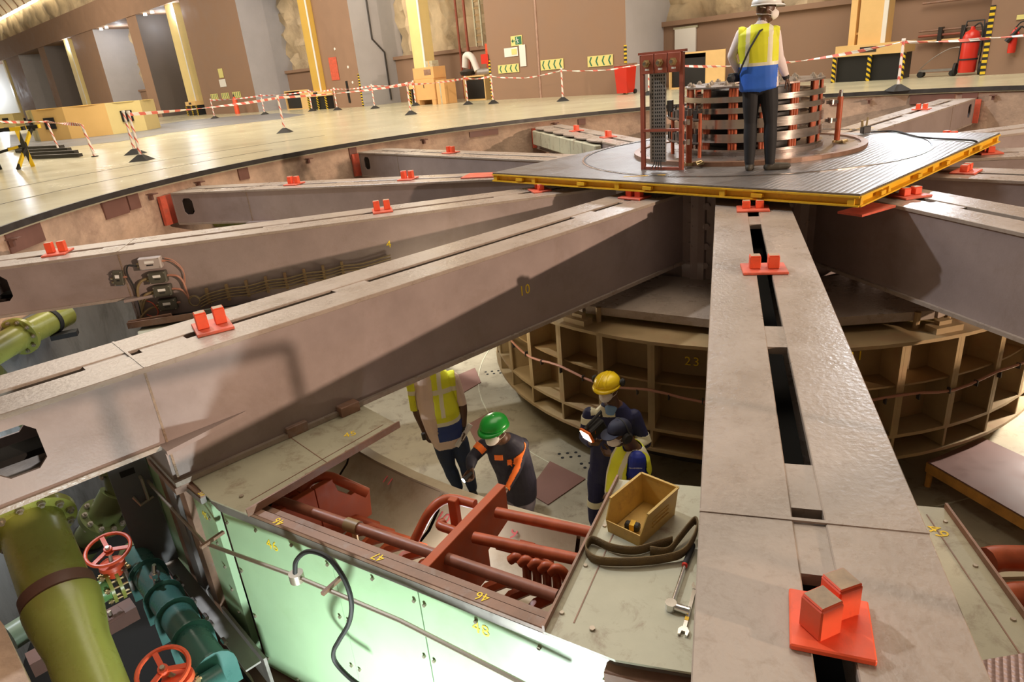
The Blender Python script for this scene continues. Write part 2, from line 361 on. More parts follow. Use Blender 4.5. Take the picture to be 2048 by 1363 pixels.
random.seed(9)
for i, (a, b_) in enumerate(rec):
    w_ = WB(); w_.wbox(a, b_, 2.6, 3.2, ZF, 2.45); w_.wbox(a, b_, 2.45, 3.2, 2.45, 2.62)
    struct('wall_back' if i == 0 else 'wall_back.%03d' % i, w_, M['wallbrown'])
    rb = MB(); nt_, nz_ = max(8, int((b_ - a) * 2.2)), 14; V = []
    for q in range(nt_ + 1):
        for z_ in range(nz_ + 1):
            V.append(wl(a + (b_ - a) * q / nt_, 3.05 + random.uniform(-.38, .22) + .25 * math.sin(q * .9 + i), 2.4 + 5.8 * z_ / nz_))
    rb.add(V, [(q * (nz_ + 1) + z_, (q + 1) * (nz_ + 1) + z_, (q + 1) * (nz_ + 1) + z_ + 1, q * (nz_ + 1) + z_ + 1) for q in range(nt_) for z_ in range(nz_)])
    struct('wall_back_rock_%d' % (i + 1), rb, M['rock'], True)
struct('trim_3', WB().wbox(-25, 110, -.12, 3.4, 8.0, 10.0), M['wallbrown'])
rb = MB(); nt_ = 150; V = []
for q in range(nt_ + 1):
    for z_ in range(4): V.append(wl(-25 + 135 * q / nt_, .25 + random.uniform(-.3, .3), 10 + .75 * z_))
rb.add(V, [(q * 4 + z_, (q + 1) * 4 + z_, (q + 1) * 4 + z_ + 1, q * 4 + z_ + 1) for q in range(nt_) for z_ in range(3)])
struct('wall_back_rock_band', rb, M['rock'], True)
# vaulted ceiling: ribs and pale panels, cove lamps along its spring line
M['vault'] = mat('vault_panel', (.55, .46, .36), .6, 0, .06, 1)
vb = MB(); nt_ = 46; V = []
arc = [(.9 - 9 * (1 - math.cos(rad(t_))) * 1.15, 12.1 + 5.2 * math.sin(rad(t_))) for t_ in range(0, 91, 9)]
for q in range(nt_ + 1):
    for (d_, z_) in arc: V.append(wl(-25 + 135 * q / nt_, d_, z_))
k = len(arc)
vb.add(V, [(q * k + j, (q + 1) * k + j, (q + 1) * k + j + 1, q * k + j + 1) for q in range(nt_) for j in range(k - 1)])
cl = struct('ceiling', vb, M['vault'], True)
for q in range(0, nt_ + 1):
    t_ = -25 + 135 * q / nt_; b = MB(); b.tube([wl(t_, d_ - .05, z_ - .02) for d_, z_ in arc], .07, 6); b.build('vault_rib', M['wallbrown'], cl)
M['cove'] = mat('cove_lamp_glow', (1, .9, .7), .5, emit=((1, .86, .58), 9))
for q in range(15, 34):
    t_ = 20 + 4 * (q - 12)
    b = WB(); b.wbox(t_, t_ + 3.4, -.25, -.05, 12.0, 12.2)
    tag(b.build('strip_lamp', M['cove']), 'glowing strip lamp in the row along the foot of the vaulted ceiling', 'lamp', 'strip lamps under the vault')
# ------------------------------------------------------------------ twelve radial box arms of the bracket
ARM_A = [-108.2] + [-108.3 - 30 * k for k in range(1, 12)]
SLOT = [(2.7, 3.18, 0), (3.18, 3.5, 1), (3.5, 6.01, 0), (6.01, 6.31, 1), (6.31, 7.45, 0), (7.45, 7.73, 1), (7.73, 7.81, 0), (7.81, 8.06, 1), (8.06, 8.95, 0), (8.95, 9.4, 1), (1.2, 2.7, 1)]
labels = ['wide slotted steel girder in front, running from the photo bottom to the platform',
 'long steel girder marked 10 crossing the left half of the photo in front',
 'steel girder marked 4 at left, carrying junction boxes and cables on its side',
 'steel girder at far left with an oblong hole near its wall end',
 'steel girder pointing left behind the left platform corner',
 'girder with scalloped blocks along its side behind the platform',
 'girder hidden mostly behind the slip rings',
 'girder at far right back with a red plate at its wall end',
 'girder at the right edge just below the right platform corner',
 'third girder right of the front one, under the right platform edge',
 'second girder right of the front one, beside the large broad girder',
 'large girder right of the front one, its broad side half in shadow']
PADS = {0: [(2.92, 0, .75), (4.94, 4, 1), (8.34, 33, 1.25)], 1: [(2.46, 0, .75), (7.26, -12, 1)], 2: [(2.9, 0, .75), (4.9, 0, 1), (8.52, 0, 1)], 3: [(3.78, 0, 0), (5.02, 0, 1), (7.1, 0, 1)],
        4: [(6.38, 0, 1)], 5: [(5.05, 0, 1), (7.06, 0, 1)], 6: [(6, 0, 1)], 7: [(7.01, 0, 1)], 8: [(3.3, 0, .75)], 9: [(2.85, 0, .75)], 10: [(2.6, 0, .75)], 11: [(2.9, 0, .75)]}
HW = .352
def lug(parent, x, y, h, rot):
    b = MB(); b.box((x, y, .022 + h / 2), (.075, .075, h), (0, 0, rot), 0); 
    b.box((x, y, .022 + h + .004), (.072, .072, .008), (0, 0, rot), 1)
    return b.build('lug', [M['orange'], M['rust']], parent, bevel=.004)
for k in range(12):
    h0, h1 = (8.42, 8.66) if k == 1 else (8.95, 9.17)
    t = empty('radial_girder', labels[k], 'girder', CXY, rad(ARM_A[k]))
    for s in (-1, 1):
        b = MB(); b.b(1.2, 9.35, s * .05, s * HW, -.035, 0); b.build('top_plate', M['arm_top'], t, bevel=.004)
    for (a, c, filled) in SLOT:
        if filled: MB().b(a, c, -.05, .05, -.05, -.008).build('bridge_plate', M['arm_top'], t)
    # side webs: deep inner part to r = 7.8, shallower outer part with an oblong opening near the end
    for s in (-1, 1):
        y0, y1 = s * .318, s * .338
        MB().b(1.3, 7.82, y0, y1, -.80, -.03).build('side_web', M['arm'], t)
        b = MB(); b.b(7.82, h0, y0, y1, -.52, -.03); b.b(h1, 9.33, y0, y1, -.52, -.03)
        b.b(h0, h1, y0, y1, -.10, -.03); b.b(h0, h1, y0, y1, -.52, -.38)
        for (cx_, cz_, sx, sz) in ((h0, -.10, 1, -1), (h0, -.38, 1, 1), (h1, -.10, -1, -1), (h1, -.38, -1, 1)):
            ya, yb = min(y0, y1), max(y0, y1)
            tri = [(cx_, cz_), (cx_ + sx * .05, cz_), (cx_, cz_ + sz * .05)]
            b.hull([(p[0], ya, p[1]) for p in tri], [(p[0], yb, p[1]) for p in tri])
        b.build('side_web', M['arm'], t)
        b = MB(); b.b(7.808, 7.822, y0 + s * .014, y1 + s * .004, -.80, -.035); b.build('weld_seam', M['weld'], t)
    MB().b(1.3, 7.85, -.37, .37, -.835, -.80).build('bottom_plate', M['arm_top'], t)
    MB().b(7.82, 9.33, -.36, .36, -.55, -.52).build('bottom_plate', M['arm_top'], t)
    MB().b(7.82, 7.84, -.318, .318, -.80, -.53).build('step_plate', M['arm'], t)
    MB().b(9.33, 9.355, -.345, .345, -.54, -.03).build('end_plate', M['arm'], t)
    MB().b(7.80, 7.815, -HW, HW, -.004, .004).build('weld_seam', M['arm_top'], t)
    MB().b(1.3, 9.2, -.10, .10, -.40, -.36).build('slot_shade_strip', M['hole'], t)  # near-black strip added below the slot, standing for the shade inside
    for s in (-1, 1) if k else ():       # tapered gusset running inward from the outer bottom plate
        b = MB(); b.hull([(7.86, s * .336, -.55), (7.86, s * .47, -.55), (7.30, s * .345, -.55)][::s], [(7.86, s * .336, -.52), (7.86, s * .47, -.52), (7.30, s * .345, -.52)][::s]); b.build('gusset', M['arm'], t)
        MB().b(1.93, 2.0, s * .33, s * .62, -1.25, -.02).build('joint_flange', M['arm'], t)
        for q in range(5):
            z_ = -.14 - .23 * q
            MB().cyl((1.999, s * .45, z_), (2.035, s * .45, z_), .042, .042, 6).build('flange_bolt', M['arm'], t)
    for (r_, a_, sc) in PADS[k]:
        b = MB(); L = .24 if sc else .55
        if k == 0 and r_ > 8: b.box((8.275, .003, .011), (.215, .205, .02), (0, 0, rad(-4)), 0)
        else: b.box((r_, 0, .011), (L, (.30 if sc else .42), .02), (0, 0, rad(a_)), 0)
        p = b.build('mounting_plate', M['orange_plate'] if r_ < 8.2 or k else M['orange'], t, bevel=.004)
        if sc:
            ca, sa = math.cos(rad(a_)), math.sin(rad(a_))
            if k in (1, 2, 3, 4, 5) and r_ > 3: ca, sa, sc = 0, 1, 1.25
            if k == 0 and r_ > 8:
                lug(p, 8.305, -.028, .10, rad(38)); lug(p, 8.225, .03, .10, rad(34)); continue
            for s in (-1, 1): lug(p, r_ - s * .062 * sa, s * .062 * ca, .085 * sc, rad(a_ + (12 if k == 0 and r_ > 8 else 0)))
    for s in ((-1, 1) if not k else ()):
        MB().b(1.93, 2.0, s * .33, s * .62, -1.25, -.02).build('joint_flange', M['arm'], t)
        for q in range(5): MB().cyl((1.999, s * .45, -.14 - .23 * q), (2.035, s * .45, -.14 - .23 * q), .042, .042, 6).build('flange_bolt', M['arm'], t)
    if k == 5:      # pale blocks with scalloped cover plates along one side
        for q in range(6):
            r0_ = 9.15 - .78 * q; b = MB(); b.b(r0_ - .76, r0_, .36, .50, -.42, -.06); b.build('pale_block', M['lid'], t, bevel=.02)
            b = MB(); P_ = [(r0_, .34), (r0_ - .76, .34)] + [(r0_ - .38 - .38 * math.cos(rad(a)), .36 + .14 * math.sin(rad(a))) for a in range(0, 181, 20)][::-1][::-1]
            b.prism([(r0_ - .76, .30)] + [(r0_ - .38 - .38 * math.cos(rad(a)), .36 + .12 * math.sin(rad(a))) for a in range(0, 181, 20)] + [(r0_, .30)], -.02, .004); b.build('scalloped_plate', M['arm_top'], t)
    if k == 11: MB().box((3.12, -.66, .0), (.24, .5, .02), (0, 0, .3)).build('corner_plate', M['orange_plate'], t)
    # end stop plate bolted to the pit wall behind the arm
    e = MB(); e.box(pol(9.58, ARM_A[k], -.3), (.06, .80, .50), (0, 0, rad(ARM_A[k]))); e.build('stop_plate', M['orange_plate'], wp)
    if k == 1: text('number_marking', '10', .135, (4.6, .3395, -.43), (-1, 0, 0), (0, 0, 1), M['num'], t, 1.1)
    if k == 2: text('number_marking', '4', .12, (4.9, .3395, -.34), (-1, 0, 0), (0, 0, 1), M['num'], t)
# hub that the arms meet
hub = empty('spider_hub', 'dark central steel hub between the girders under the platform', 'hub', CXY)
MB().lathe([(1.0, 0), (1.92, 0), (1.92, -1.28), (1.0, -1.28)], 48).build('hub_shell', M['arm'], hub)
MB().lathe([(1.9, -1.28), (2.3, -1.30), (2.3, -1.34), (1.9, -1.34)], 48).build('hub_base_flange', M['arm'], hub)
# ------------------------------------------------------------------ platform over the hub
PL, PF, PR = Vector((-.05, 9.23, 0)), Vector((3.15, 5.80, 0)), Vector((6.35, 8.57, 0)); PB = PL + PR - PF
plat = empty('platform', 'square chequer plate platform with yellow beam edge on the girders round the slip rings', 'platform', (0, 0, 0))
b = MB(); b.prism([(p.x, p.y) for p in (PL, PF, PR, PB)], .182, .2); b.build('deck_plate', M['deck'], plat)
edges = [(PL, PF), (PF, PR), (PR, PB), (PB, PL)]
M['yellow_o'] = mat('orange_yellow_paint', (.80, .36, .02), .45, 0, .1, 5, (.35, .12, .04), .5, 5)
for i, (a, c) in enumerate(edges):
    d = (c - a).normalized(); nn = Vector((d.y, -d.x, 0)); L = (c - a).length
    m_ = M['yellow']
    for nm, off, wd, z0, z1 in (('edge_top_flange', -.03, .09, .165, .181), ('edge_web', -.05, .016, .10, .165), ('edge_bottom_flange', -.03, .10, .086, .10)):
        q = MB(); q.beam(a + nn * off + Vector((0, 0, (z0 + z1) / 2)), c + nn * off + Vector((0, 0, (z0 + z1) / 2)), wd, z1 - z0); q.build(nm, m_, plat)
    for fr in (0.01, .16, .44, .72, .985):
        p = a + d * L * fr; q = MB(); q.beam(p + nn * -.02 + Vector((0, 0, .10)), p + nn * -.02 + Vector((0, 0, .164)), .05, .06, d); q.build('edge_stiffener', m_, plat)
    for fr in (.11, .33, .53, .8):
        p = a + d * L * fr; q = MB(); q.beam(p - d * .055 + nn * .005 + Vector((0, 0, .132)), p + d * .055 + nn * .005 + Vector((0, 0, .132)), .05, .035); q.build('lifting_lug', m_, plat)
MB().ring(2.14, 2.165, .2, .208, 72, CXY).build('tread_ring', M['dark_steel'], plat)
MB().ring(2.165, 2.19, .2, .207, 72, CXY).build('tread_rim', M['ring_steel'], plat)
for (p0, p1) in (((1.9, .95, 0), (2.25, .95, 0)), ((-1.9, -1.35, 0), (-1.45, -1.5, 0))):
    q = MB(); q.beam(CXY + Vector(p0) + Vector((0, 0, .203)), CXY + Vector(p1) + Vector((0, 0, .203)), .03, .003); q.build('yellow_line', M['yellow'], plat)
# ------------------------------------------------------------------ slip rings
SC = CXY + Vector((.07, 0, .2))
sr = empty('slip_ring_stack', 'stack of polished steel slip rings with red insulated rods on the platform', 'slip rings', SC)
MB().lathe([(0, .03), (1.40, .03), (1.40, 0)], 72, (-.07, 0, 0)).build('base_disc', M['disc'], sr)
MB().ring(1.39, 1.47, 0, .05, 72, (-.07, 0, 0)).build('base_rim', M['copper_rim'], sr)
MB().ring(.62, .90, .03, .075, 64).build('base_ring', M['disc'], sr, True)
MB().ring(.62, .88, .075, .10, 64).build('base_ring', M['ring_steel'], sr, True)
MB().lathe([(.56, .03), (.56, .78), (0, .78)], 48).build('inner_drum', M['dark_steel'], sr, True)
for (z0, z1) in ((.66, .725), (.53, .595), (.35, .46), (.185, .29)):
    MB().ring(.70, .87, z0, z1, 72).build('slip_ring', M['ring_steel'], sr, True)
MB().ring(.42, .86, .825, .845, 64).build('top_plate', M['disc'], sr)
def nut(parent, p, r=.028, h=.03, m='brass', name='nut'):
    b = MB(); b.cyl(p, Vector(p) + Vector((0, 0, h)), r, r, 6); b.cyl(Vector(p) + Vector((0, 0, h)), Vector(p) + Vector((0, 0, h * 1.8)), r * .55, r * .5, 8); return b.build(name, M[m], parent)
for i in range(14):
    a = rad(-126 + 360 / 14 * i); x, y = .80 * math.cos(a), .80 * math.sin(a)
    b = MB()
    for (dx, dy) in ((.035 * math.sin(a), -.035 * math.cos(a)), (0, 0), (-.035 * math.sin(a), .035 * math.cos(a))):
        b.cyl((x * 1.02 + dx, y * 1.02 + dy, .09), (x * 1.02 + dx, y * 1.02 + dy, .825), .023, .023, 10)
    rod = b.build('insulated_rod', M['red_ins'], sr, True)
    nut(rod, (x, y, .845), .035, .024, 'bolt')
for i in range(10):
    a = rad(-110 + 36 * i); nut(sr, (.55 * math.cos(a), .55 * math.sin(a), .845), .03, .025, 'bolt')
# brush posts beside the rings
def brush_post(loc, rz, label):
    t = empty('brush_post', label, 'post', loc, rz)
    MB().cyl((0, 0, 0), (0, 0, .03), .055, .05, 14).build('foot', M['brass'], t)
    MB().cyl((0, 0, .03), (0, 0, .56), .035, .035, 12).build('post_rod', M['red_ins'], t, True)
    MB().cyl((0, 0, .56), (0, 0, .64), .028, .02, 10).build('post_cap', M['disc'], t, True)
    for z_ in (.5, .28):
        MB().b(-.16, .0, -.022, .022, z_ - .02, z_ + .02).build('contact_arm', M['disc'], t)
        b = MB(); b.cyl((-.10, .03, z_ - .03), (-.10, .03, z_ + .03), .025, .025, 8); b.cyl((-.10, -.03, z_ - .03), (-.10, -.03, z_ + .03), .025, .025, 8); b.build('terminal', M['ring_steel'], t, True)
    MB().tube([(-.02, -.12, .012), (.04, -.16, .02), (.09, -.12, .03), (.04, -.07, .02)], .018, 8, closed=True).build('eye_bolt', M['brass'], t, True)
brush_post((4.42, 8.85, .23), rad(-15), 'red insulated brush post right of the slip rings by the man')
brush_post((2.29, 8.10, .23), rad(50), 'red insulated brush post left of the slip rings behind the red frame')
# curved brush rack on the left side of the rings
br = empty('brush_rack', 'curved dark brush rack holding small brush boxes left of the slip rings', 'brush rack', SC)
for z_ in (.48, .20): MB().ring(1.02, 1.10, z_, z_ + .02, 20, (0, 0, 0), 150, 215).build('rack_rail', M['disc'], br)
for i in range(8):
    a = rad(153 + 8.4 * i)
    for z_ in (.25, .53):
        b = MB(); b.box((1.05 * math.cos(a), 1.05 * math.sin(a), z_), (.07, .06, .13), (0, 0, a)); b.cyl((1.05 * math.cos(a), 1.05 * math.sin(a), z_ + .06), (1.05 * math.cos(a), 1.05 * math.sin(a), z_ + .12), .012, .012, 6); b.build('brush_box', M['dark_steel'], br)
for a in (150, 182, 215): MB().cyl((1.06 * math.cos(rad(a)), 1.06 * math.sin(rad(a)), .03), (1.06 * math.cos(rad(a)), 1.06 * math.sin(rad(a)), .56), .022, .022, 10).build('rack_post', M['red_ins'], br, True)
# red frame with three dial terminals and a perforated cable tray
F0, F1 = Vector((1.78, 8.32, .2)), Vector((2.19, 7.99, .2)); fd = (F1 - F0).normalized(); fa = math.atan2(fd.y, fd.x); FW = (F1 - F0).length
fr = empty('terminal_frame', 'red brown steel frame with three round terminals and perforated cable tray on the platform', 'frame', F0, fa)
for x in (.02, FW - .02): MB().b(x - .022, x + .022, -.025, .025, 0, 1.28).build('upright', M['red_frame'], fr)
MB().b(0, FW, -.02, .02, 0, .03).build('foot_bar', M['red_frame'], fr)
MB().b(.03, FW - .03, -.035, .0, .44, .47).build('cross_bar', M['red_frame'], fr)
MB().b(-.02, FW + .02, -.03, .05, 1.285, 1.31).build('top_bar', M['red_frame'], fr)
for i in range(3):
    x0 = .02 + (FW - .04) / 3 * i; wd = (FW - .04) / 3 - .006
    p = MB().b(x0 + .003, x0 + wd, -.04, .04, 1.08, 1.285).build('terminal_panel', M['red_frame'], fr, bevel=.004)
    c = x0 + wd / 2
    b = MB(); b.cyl((c, -.041, 1.19), (c, -.07, 1.19), .045, .045, 6); b.cyl((c, -.07, 1.19), (c, -.11, 1.19), .03, .026, 12); b.build('terminal_nut', M['brass'], p)
    b = MB(); b.cyl((c, -.11, 1.19), (c, -.118, 1.19), .02, .018, 12); b.build('terminal_stud', M['ring_steel'], p)
    MB().b(c - .025, c + .025, -.043, -.04, 1.115, 1.135).build('label_strip', M['white'], p)
tray = MB(); tx0, tx1 = .12, .12 + .20
tray.b(tx0, tx1, -.01, -.006, .09, 1.08); tray.b(tx0, tx0 + .006, -.03, -.006, .09, 1.08); tray.b(tx1 - .006, tx1, -.03, -.006, .09, 1.08)
tr = tray.build('cable_tray', M['perf'], fr)
hb = MB()
for q in range(24):
    for x in (.03, .065, .09, .115, .14, .175): hb.b(tx0 + x - .006, tx0 + x + .006, -.0125, -.0095, .125 + q * .04, .145 + q * .04)
tag(hb.build('tray_slots', M['hole'], tr), kind='stuff')
for i in range(4): MB().tube(spline([(tx0 + .06 + .025 * i, -.02, .11), (tx0 + .05 + .03 * i, -.03, .06), (tx0 + .02 + .045 * i, -.05, .012)], 4), .006, 6).build('cable_end', M['rubber'], fr, True)
MB().box((tx1 + .04, .01, .72), (.06, .05, .12)).build('relay_box', M['dark_steel'], fr)
# cable and plug lying on the platform
cb = empty('cable_plug', 'small dark plug with brass fittings standing on the platform deck at right', 'plug', at(1730, 268, .2))
MB().box((0, 0, .06), (.11, .10, .10)).build('plug_body', M['dark_steel'], cb, bevel=.01)
b = MB(); b.cyl((-.05, 0, .1), (-.06, 0, .19), .02, .015, 8); b.cyl((.02, .02, .11), (.03, .03, .22), .015, .012, 8); b.build('fitting', M['brass'], cb, True)
tag(MB().tube(spline([at(1742, 264, .22), at(1790, 262, .215), at(1840, 274, .215), at(1920, 279, .215), at(1950, 282, .22), at(1955, 292, .12), at(1956, 320, -.2), at(1958, 335, -.5)], 6), .011, 6).build('deck_cable', M['rubber'], None, True), 'thin dark cable crossing the platform deck and hanging over its right edge', 'cable')
def on_plane(x, y, ang, dist):
    n_ = Vector((math.cos(rad(ang)), math.sin(rad(ang)), 0)); d = ray(x, y); t = (CXY.dot(n_) + dist) / d.dot(n_)
    return Vector((0, 0, H)) + d * t
def on_cyl(x, y, R):
    d = ray(x, y); ox, oy = -CXY.x, -CXY.y; a = d.x ** 2 + d.y ** 2; b = ox * d.x + oy * d.y; c = ox * ox + oy * oy - R * R
    t = (-b - math.sqrt(b * b - a * c)) / a; return Vector((0, 0, H)) + d * t
# ------------------------------------------------------------------ ribbed ring in the middle of the pit
gr = empty('ribbed_ring', 'big round khaki steel ring with ribs and shelves in the middle of the pit', 'ring', CXY)
MB().lathe([(3.28, -1.2), (3.28, -1.66), (3.30, -1.70), (3.32, -2.44)], 76).build('ring_shell', M['khaki'], gr, True)
MB().ring(3.15, 3.66, -1.20, -1.165, 76).build('top_rim', M['khaki_light'], gr)
MB().ring(3.27, 3.55, -1.68, -1.66, 76).build('shelf', M['khaki'], gr)
MB().ring(3.30, 3.60, -2.22, -2.185, 76).build('shelf', M['khaki_light'], gr)
MB().ring(3.0, 3.62, -2.46, -2.425, 76).build('bottom_rim', M['khaki_light'], gr)
MB().lathe([(3.1, -2.46), (3.1, -2.85)], 60).build('under_ring_shade', M['dark_steel'], gr)  # dark band added to stand for the shadow beneath the hanging ring
for i in range(38):
    a = rad(-151.7 + 360 / 38 * i); c, s = math.cos(a), math.sin(a)
    b = MB(); b.box((3.44 * c, 3.44 * s, -1.81), (.32, .014, 1.24), (0, 0, a)); b.box((3.592 * c, 3.592 * s, -1.70), (.014, .075, 1.04), (0, 0, a)); b.box((3.592 * c, 3.592 * s, -2.31), (.014, .03, .22), (0, 0, a)); b.build('rib', M['khaki_light'], gr)
random.seed(2)
pts = [(3.615 * math.cos(rad(a)), 3.615 * math.sin(rad(a)), -1.76 - .03 * math.cos(rad(a * 19)) + random.uniform(-.006, .006)) for a in range(-190, 0, 3)]
MB().tube(pts, .014, 6).build('ring_cable', M['hosered'], gr, True)
for i in range(34):
    a = rad(-185 + 5.4 * i); MB().box((3.615 * math.cos(a), 3.615 * math.sin(a), -1.775), (.04, .012, .06), (0, 0, a)).build('cable_clip', M['dark_steel'], gr)
for s_, a, z_ in (('24', -134.6, -1.42), ('23', -117.6, -1.5), ('22', -108, -1.5), ('21', -90.3, -1.43)):
    ca, sa = math.cos(rad(a)), math.sin(rad(a)); text('number_marking', s_, .14, (3.295 * ca, 3.295 * sa, z_), (-sa, ca, 0), (0, 0, 1), M['num'], gr, 1.25)
for i in range(12):
    a0, a1 = ARM_A[i] + .4, ARM_A[i] + 29.6
    P = [(r_ * math.cos(rad(a)), r_ * math.sin(rad(a))) for r_, a in ((2.1, a0), (3.41, a0), (3.41, a1), (2.1, a1))]
    MB().prism(P, -1.09, -1.0).build('cap_slab', M['arm_top'], gr)
    P = [(r_ * math.cos(rad(a)), r_ * math.sin(rad(a))) for r_, a in ((3.05, a0), (3.22, a0), (3.22, a1), (3.05, a1))]
    MB().prism(P, -1.2, -1.09).build('spacer_wall', M['olive'], gr)
for a in (-138.3, -78.3, -168.3):
    for da in (-3, 3):
        aa = rad(a + da); MB().cyl((3.38 * math.cos(aa), 3.38 * math.sin(aa), -1.165), (3.38 * math.cos(aa), 3.38 * math.sin(aa), -1.0), .03, .03, 10).build('spacer_pin', M['khaki_light'], gr)
    aa = rad(a); b = MB(); b.box((3.52 * math.cos(aa), 3.52 * math.sin(aa), -1.135), (.14, .3, .06), (0, 0, aa)); b.box((3.5 * math.cos(aa), 3.5 * math.sin(aa), -1.09), (.06, .14, .05), (0, 0, aa)); b.build('clamp_block', M['khaki_light'], gr)
# ring seam line on the floor
tag(MB().ring(3.93, 3.945, -2.85, -2.846, 72, CXY).build('floor_seam', M['lid']), kind='structure')
# ------------------------------------------------------------------ loose steel sheets on the pit floor
def sheet(label, px, z=-2.85, th=.012, m='brownplate', name='steel_sheet', cat='sheet'):
    P = [at(x, y, z) for x, y in px]; b = MB(); b.prism([(p.x, p.y) for p in P], z, z + th); return tag(b.build(name, M[m]), label, cat)
sheet('brown steel sheet on the pit floor behind the man in the white shirt', ((893, 760), (950, 736), (962, 765), (920, 790)))
sheet('dark brown steel sheet on the pit floor behind the green helmet', ((935, 850), (985, 822), (1010, 850), (960, 900)))
sheet('large brown steel sheet lying on the pit floor between the workers', ((1055, 985), (1100, 923), (1171, 958), (1096, 1010)))
random.seed(7)
for (x, y) in ((975, 748), (1125, 915), (1170, 935)):
    p = at(x, y, -2.85); b = MB()
    for i in range(3):
        for j in range(2): b.cyl((p.x + i * .1 - .03 * j, p.y + j * .09, -2.85), (p.x + i * .1 - .03 * j, p.y + j * .09, -2.846), .02, .02, 8)
    tag(b.build('floor_bolt_holes', M['hole']), kind='stuff')
bx = empty('service_table', 'low brown table top with rusty yellow edge on the pit floor at right', 'table', at(1965, 960, -2.85))
P = [at(x, y, -2.55) - bx.location for x, y in ((1855, 922), (1965, 874), (2120, 945), (2130, 1080))]
b = MB(); b.prism([(p.x, p.y) for p in P], P[0].z - .012, P[0].z); b.build('table_top', M['brownplate'], bx)
M['edge_y'] = mat('rusty_yellow_edge', (.50, .24, .05), .55, 0, .3, 6)
b = MB(); 
for i in range(4):
    p, q = P[i], P[(i + 1) % 4]; b.beam(p * .99 - Vector((0, 0, .065)), q * .99 - Vector((0, 0, .065)), .03, .10)
b.build('table_frame', M['edge_y'], bx)
for p in P: MB().cyl((p.x * .93, p.y * .93, 0), (p.x * .93, p.y * .93, P[0].z - .1), .03, .03, 8).build('leg', M['edge_y'], bx)
M['steelpanel'] = mat('grey_steel_panel', (.24, .22, .22), .45, .1, .12, 4, (.16, .10, .07), .5, 3)
M['greydoor'] = mat('grey_door_paint', (.12, .115, .12), .5, 0, .12, 3)
# ------------------------------------------------------------------ stator housing with green side panels and cream covers
st = empty('stator_housing', 'ring shaped stator housing with pale green side panels and cream top covers', 'stator', CXY)
def pl(a, d, tn, z):      # local point on the flat whose normal points at angle a
    n_ = Vector((math.cos(rad(a)), math.sin(rad(a)), 0)); t_ = Vector((-n_.y, n_.x, 0)); return n_ * d + t_ * tn + Vector((0, 0, z))
RV = 7.60 / math.cos(rad(10))
verts24 = []
for k in range(12): verts24 += [ARM_A[k] + 5, ARM_A[k] - 5]
def bolt(parent, p, n_, r=.011, h=.012, nm='bolt'):
    return MB().cyl(p, Vector(p) + Vector(n_) * h, r, r, 6).build(nm, M['bolt'], parent)
for i in range(24):
    a0, a1 = verts24[i], verts24[(i + 1) % 24]
    p0 = Vector((RV * math.cos(rad(a0)), RV * math.sin(rad(a0)), 0)); p1 = Vector((RV * math.cos(rad(a1)), RV * math.sin(rad(a1)), 0))
    if a1 > a0 + 180: pass
    b = MB(); inn0, inn1 = p0 * (7.69 / 7.717), p1 * (7.69 / 7.717); o0, o1 = p0 * (7.75 / 7.717), p1 * (7.75 / 7.717)
    b.hull([(q.x, q.y, -.885) for q in (inn0, o0, o1, inn1)], [(q.x, q.y, -.855) for q in (inn0, o0, o1, inn1)]); b.build('top_rail', M['rail'], st, bevel=.004)
    b = MB(); i0, i1 = p0 * (7.70 / 7.717), p1 * (7.70 / 7.717)
    b.hull([(q.x, q.y, -.945) for q in (i0, o0, o1, i1)], [(q.x, q.y, -.885) for q in (i0, o0, o1, i1)]); b.build('rail_edge', M['perf'], st)
    b = MB(); w0, w1 = p0 * (7.66 / 7.717), p1 * (7.66 / 7.717); v0, v1 = p0 * (7.62 / 7.717), p1 * (7.62 / 7.717)
    b.hull([(q.x, q.y, -2.3) for q in (v0, w0, w1, v1)], [(q.x, q.y, -.89) for q in (v0, w0, w1, v1)]); b.build('inner_skin', M['rail'], st)
MB().ring(7.55, 8.1, -2.36, -2.28, 72).build('base_ledge', M['brownplate'], st)
MB().ring(7.5, 7.66, -3.42, -2.36, 72).build('base_wall', M['brownplate'], st)
# panels on the flats either side of the marked girder and right of the front one
for fa_, seams in ((-123.3, (-1.33, -.37, .26, 1.33)), (-93.3, (-1.33, -.37, .26, 1.33)), (-153.3, (-1.33, .2, 1.33))):
    n_ = Vector((math.cos(rad(fa_)), math.sin(rad(fa_)), 0))
    for j in range(len(seams) - 1):
        u0, u1 = seams[j] + .004, seams[j + 1] - .004
        b = MB(); b.hull([pl(fa_, 7.612, u0, -2.26), pl(fa_, 7.625, u0, -2.26), pl(fa_, 7.625, u1, -2.26), pl(fa_, 7.612, u1, -2.26)], [pl(fa_, 7.612, u0, -.95), pl(fa_, 7.625, u0, -.95), pl(fa_, 7.625, u1, -.95), pl(fa_, 7.612, u1, -.95)])
        pn = b.build('side_panel', M['green'] if fa_ > -150 else M['perf'], st)
        if fa_ == -93.3: continue
        for u_ in (u0 + .03, u1 - .03):
            for q in range(4): bolt(pn, pl(fa_, 7.625, u_, -1.02 - .385 * q), n_)
        for q in range(1, max(2, int((u1 - u0) / .3))):
            for z_ in (-.985, -2.225): bolt(pn, pl(fa_, 7.625, u0 + (u1 - u0) * q / max(2, int((u1 - u0) / .3)), z_), n_)
t_ = Vector((-math.sin(rad(-123.3)), math.cos(rad(-123.3)), 0)); n_ = Vector((math.cos(rad(-123.3)), math.sin(rad(-123.3)), 0))
text('number_marking', '46', .10, pl(-123.3, 7.6265, -.89, -1.06), t_, (0, 0, 1), M['num'], st, 1.1)
text('number_marking', '48', .10, pl(-123.3, 7.6265, .64, -1.03), t_, (0, 0, 1), M['num'], st, 1.1)
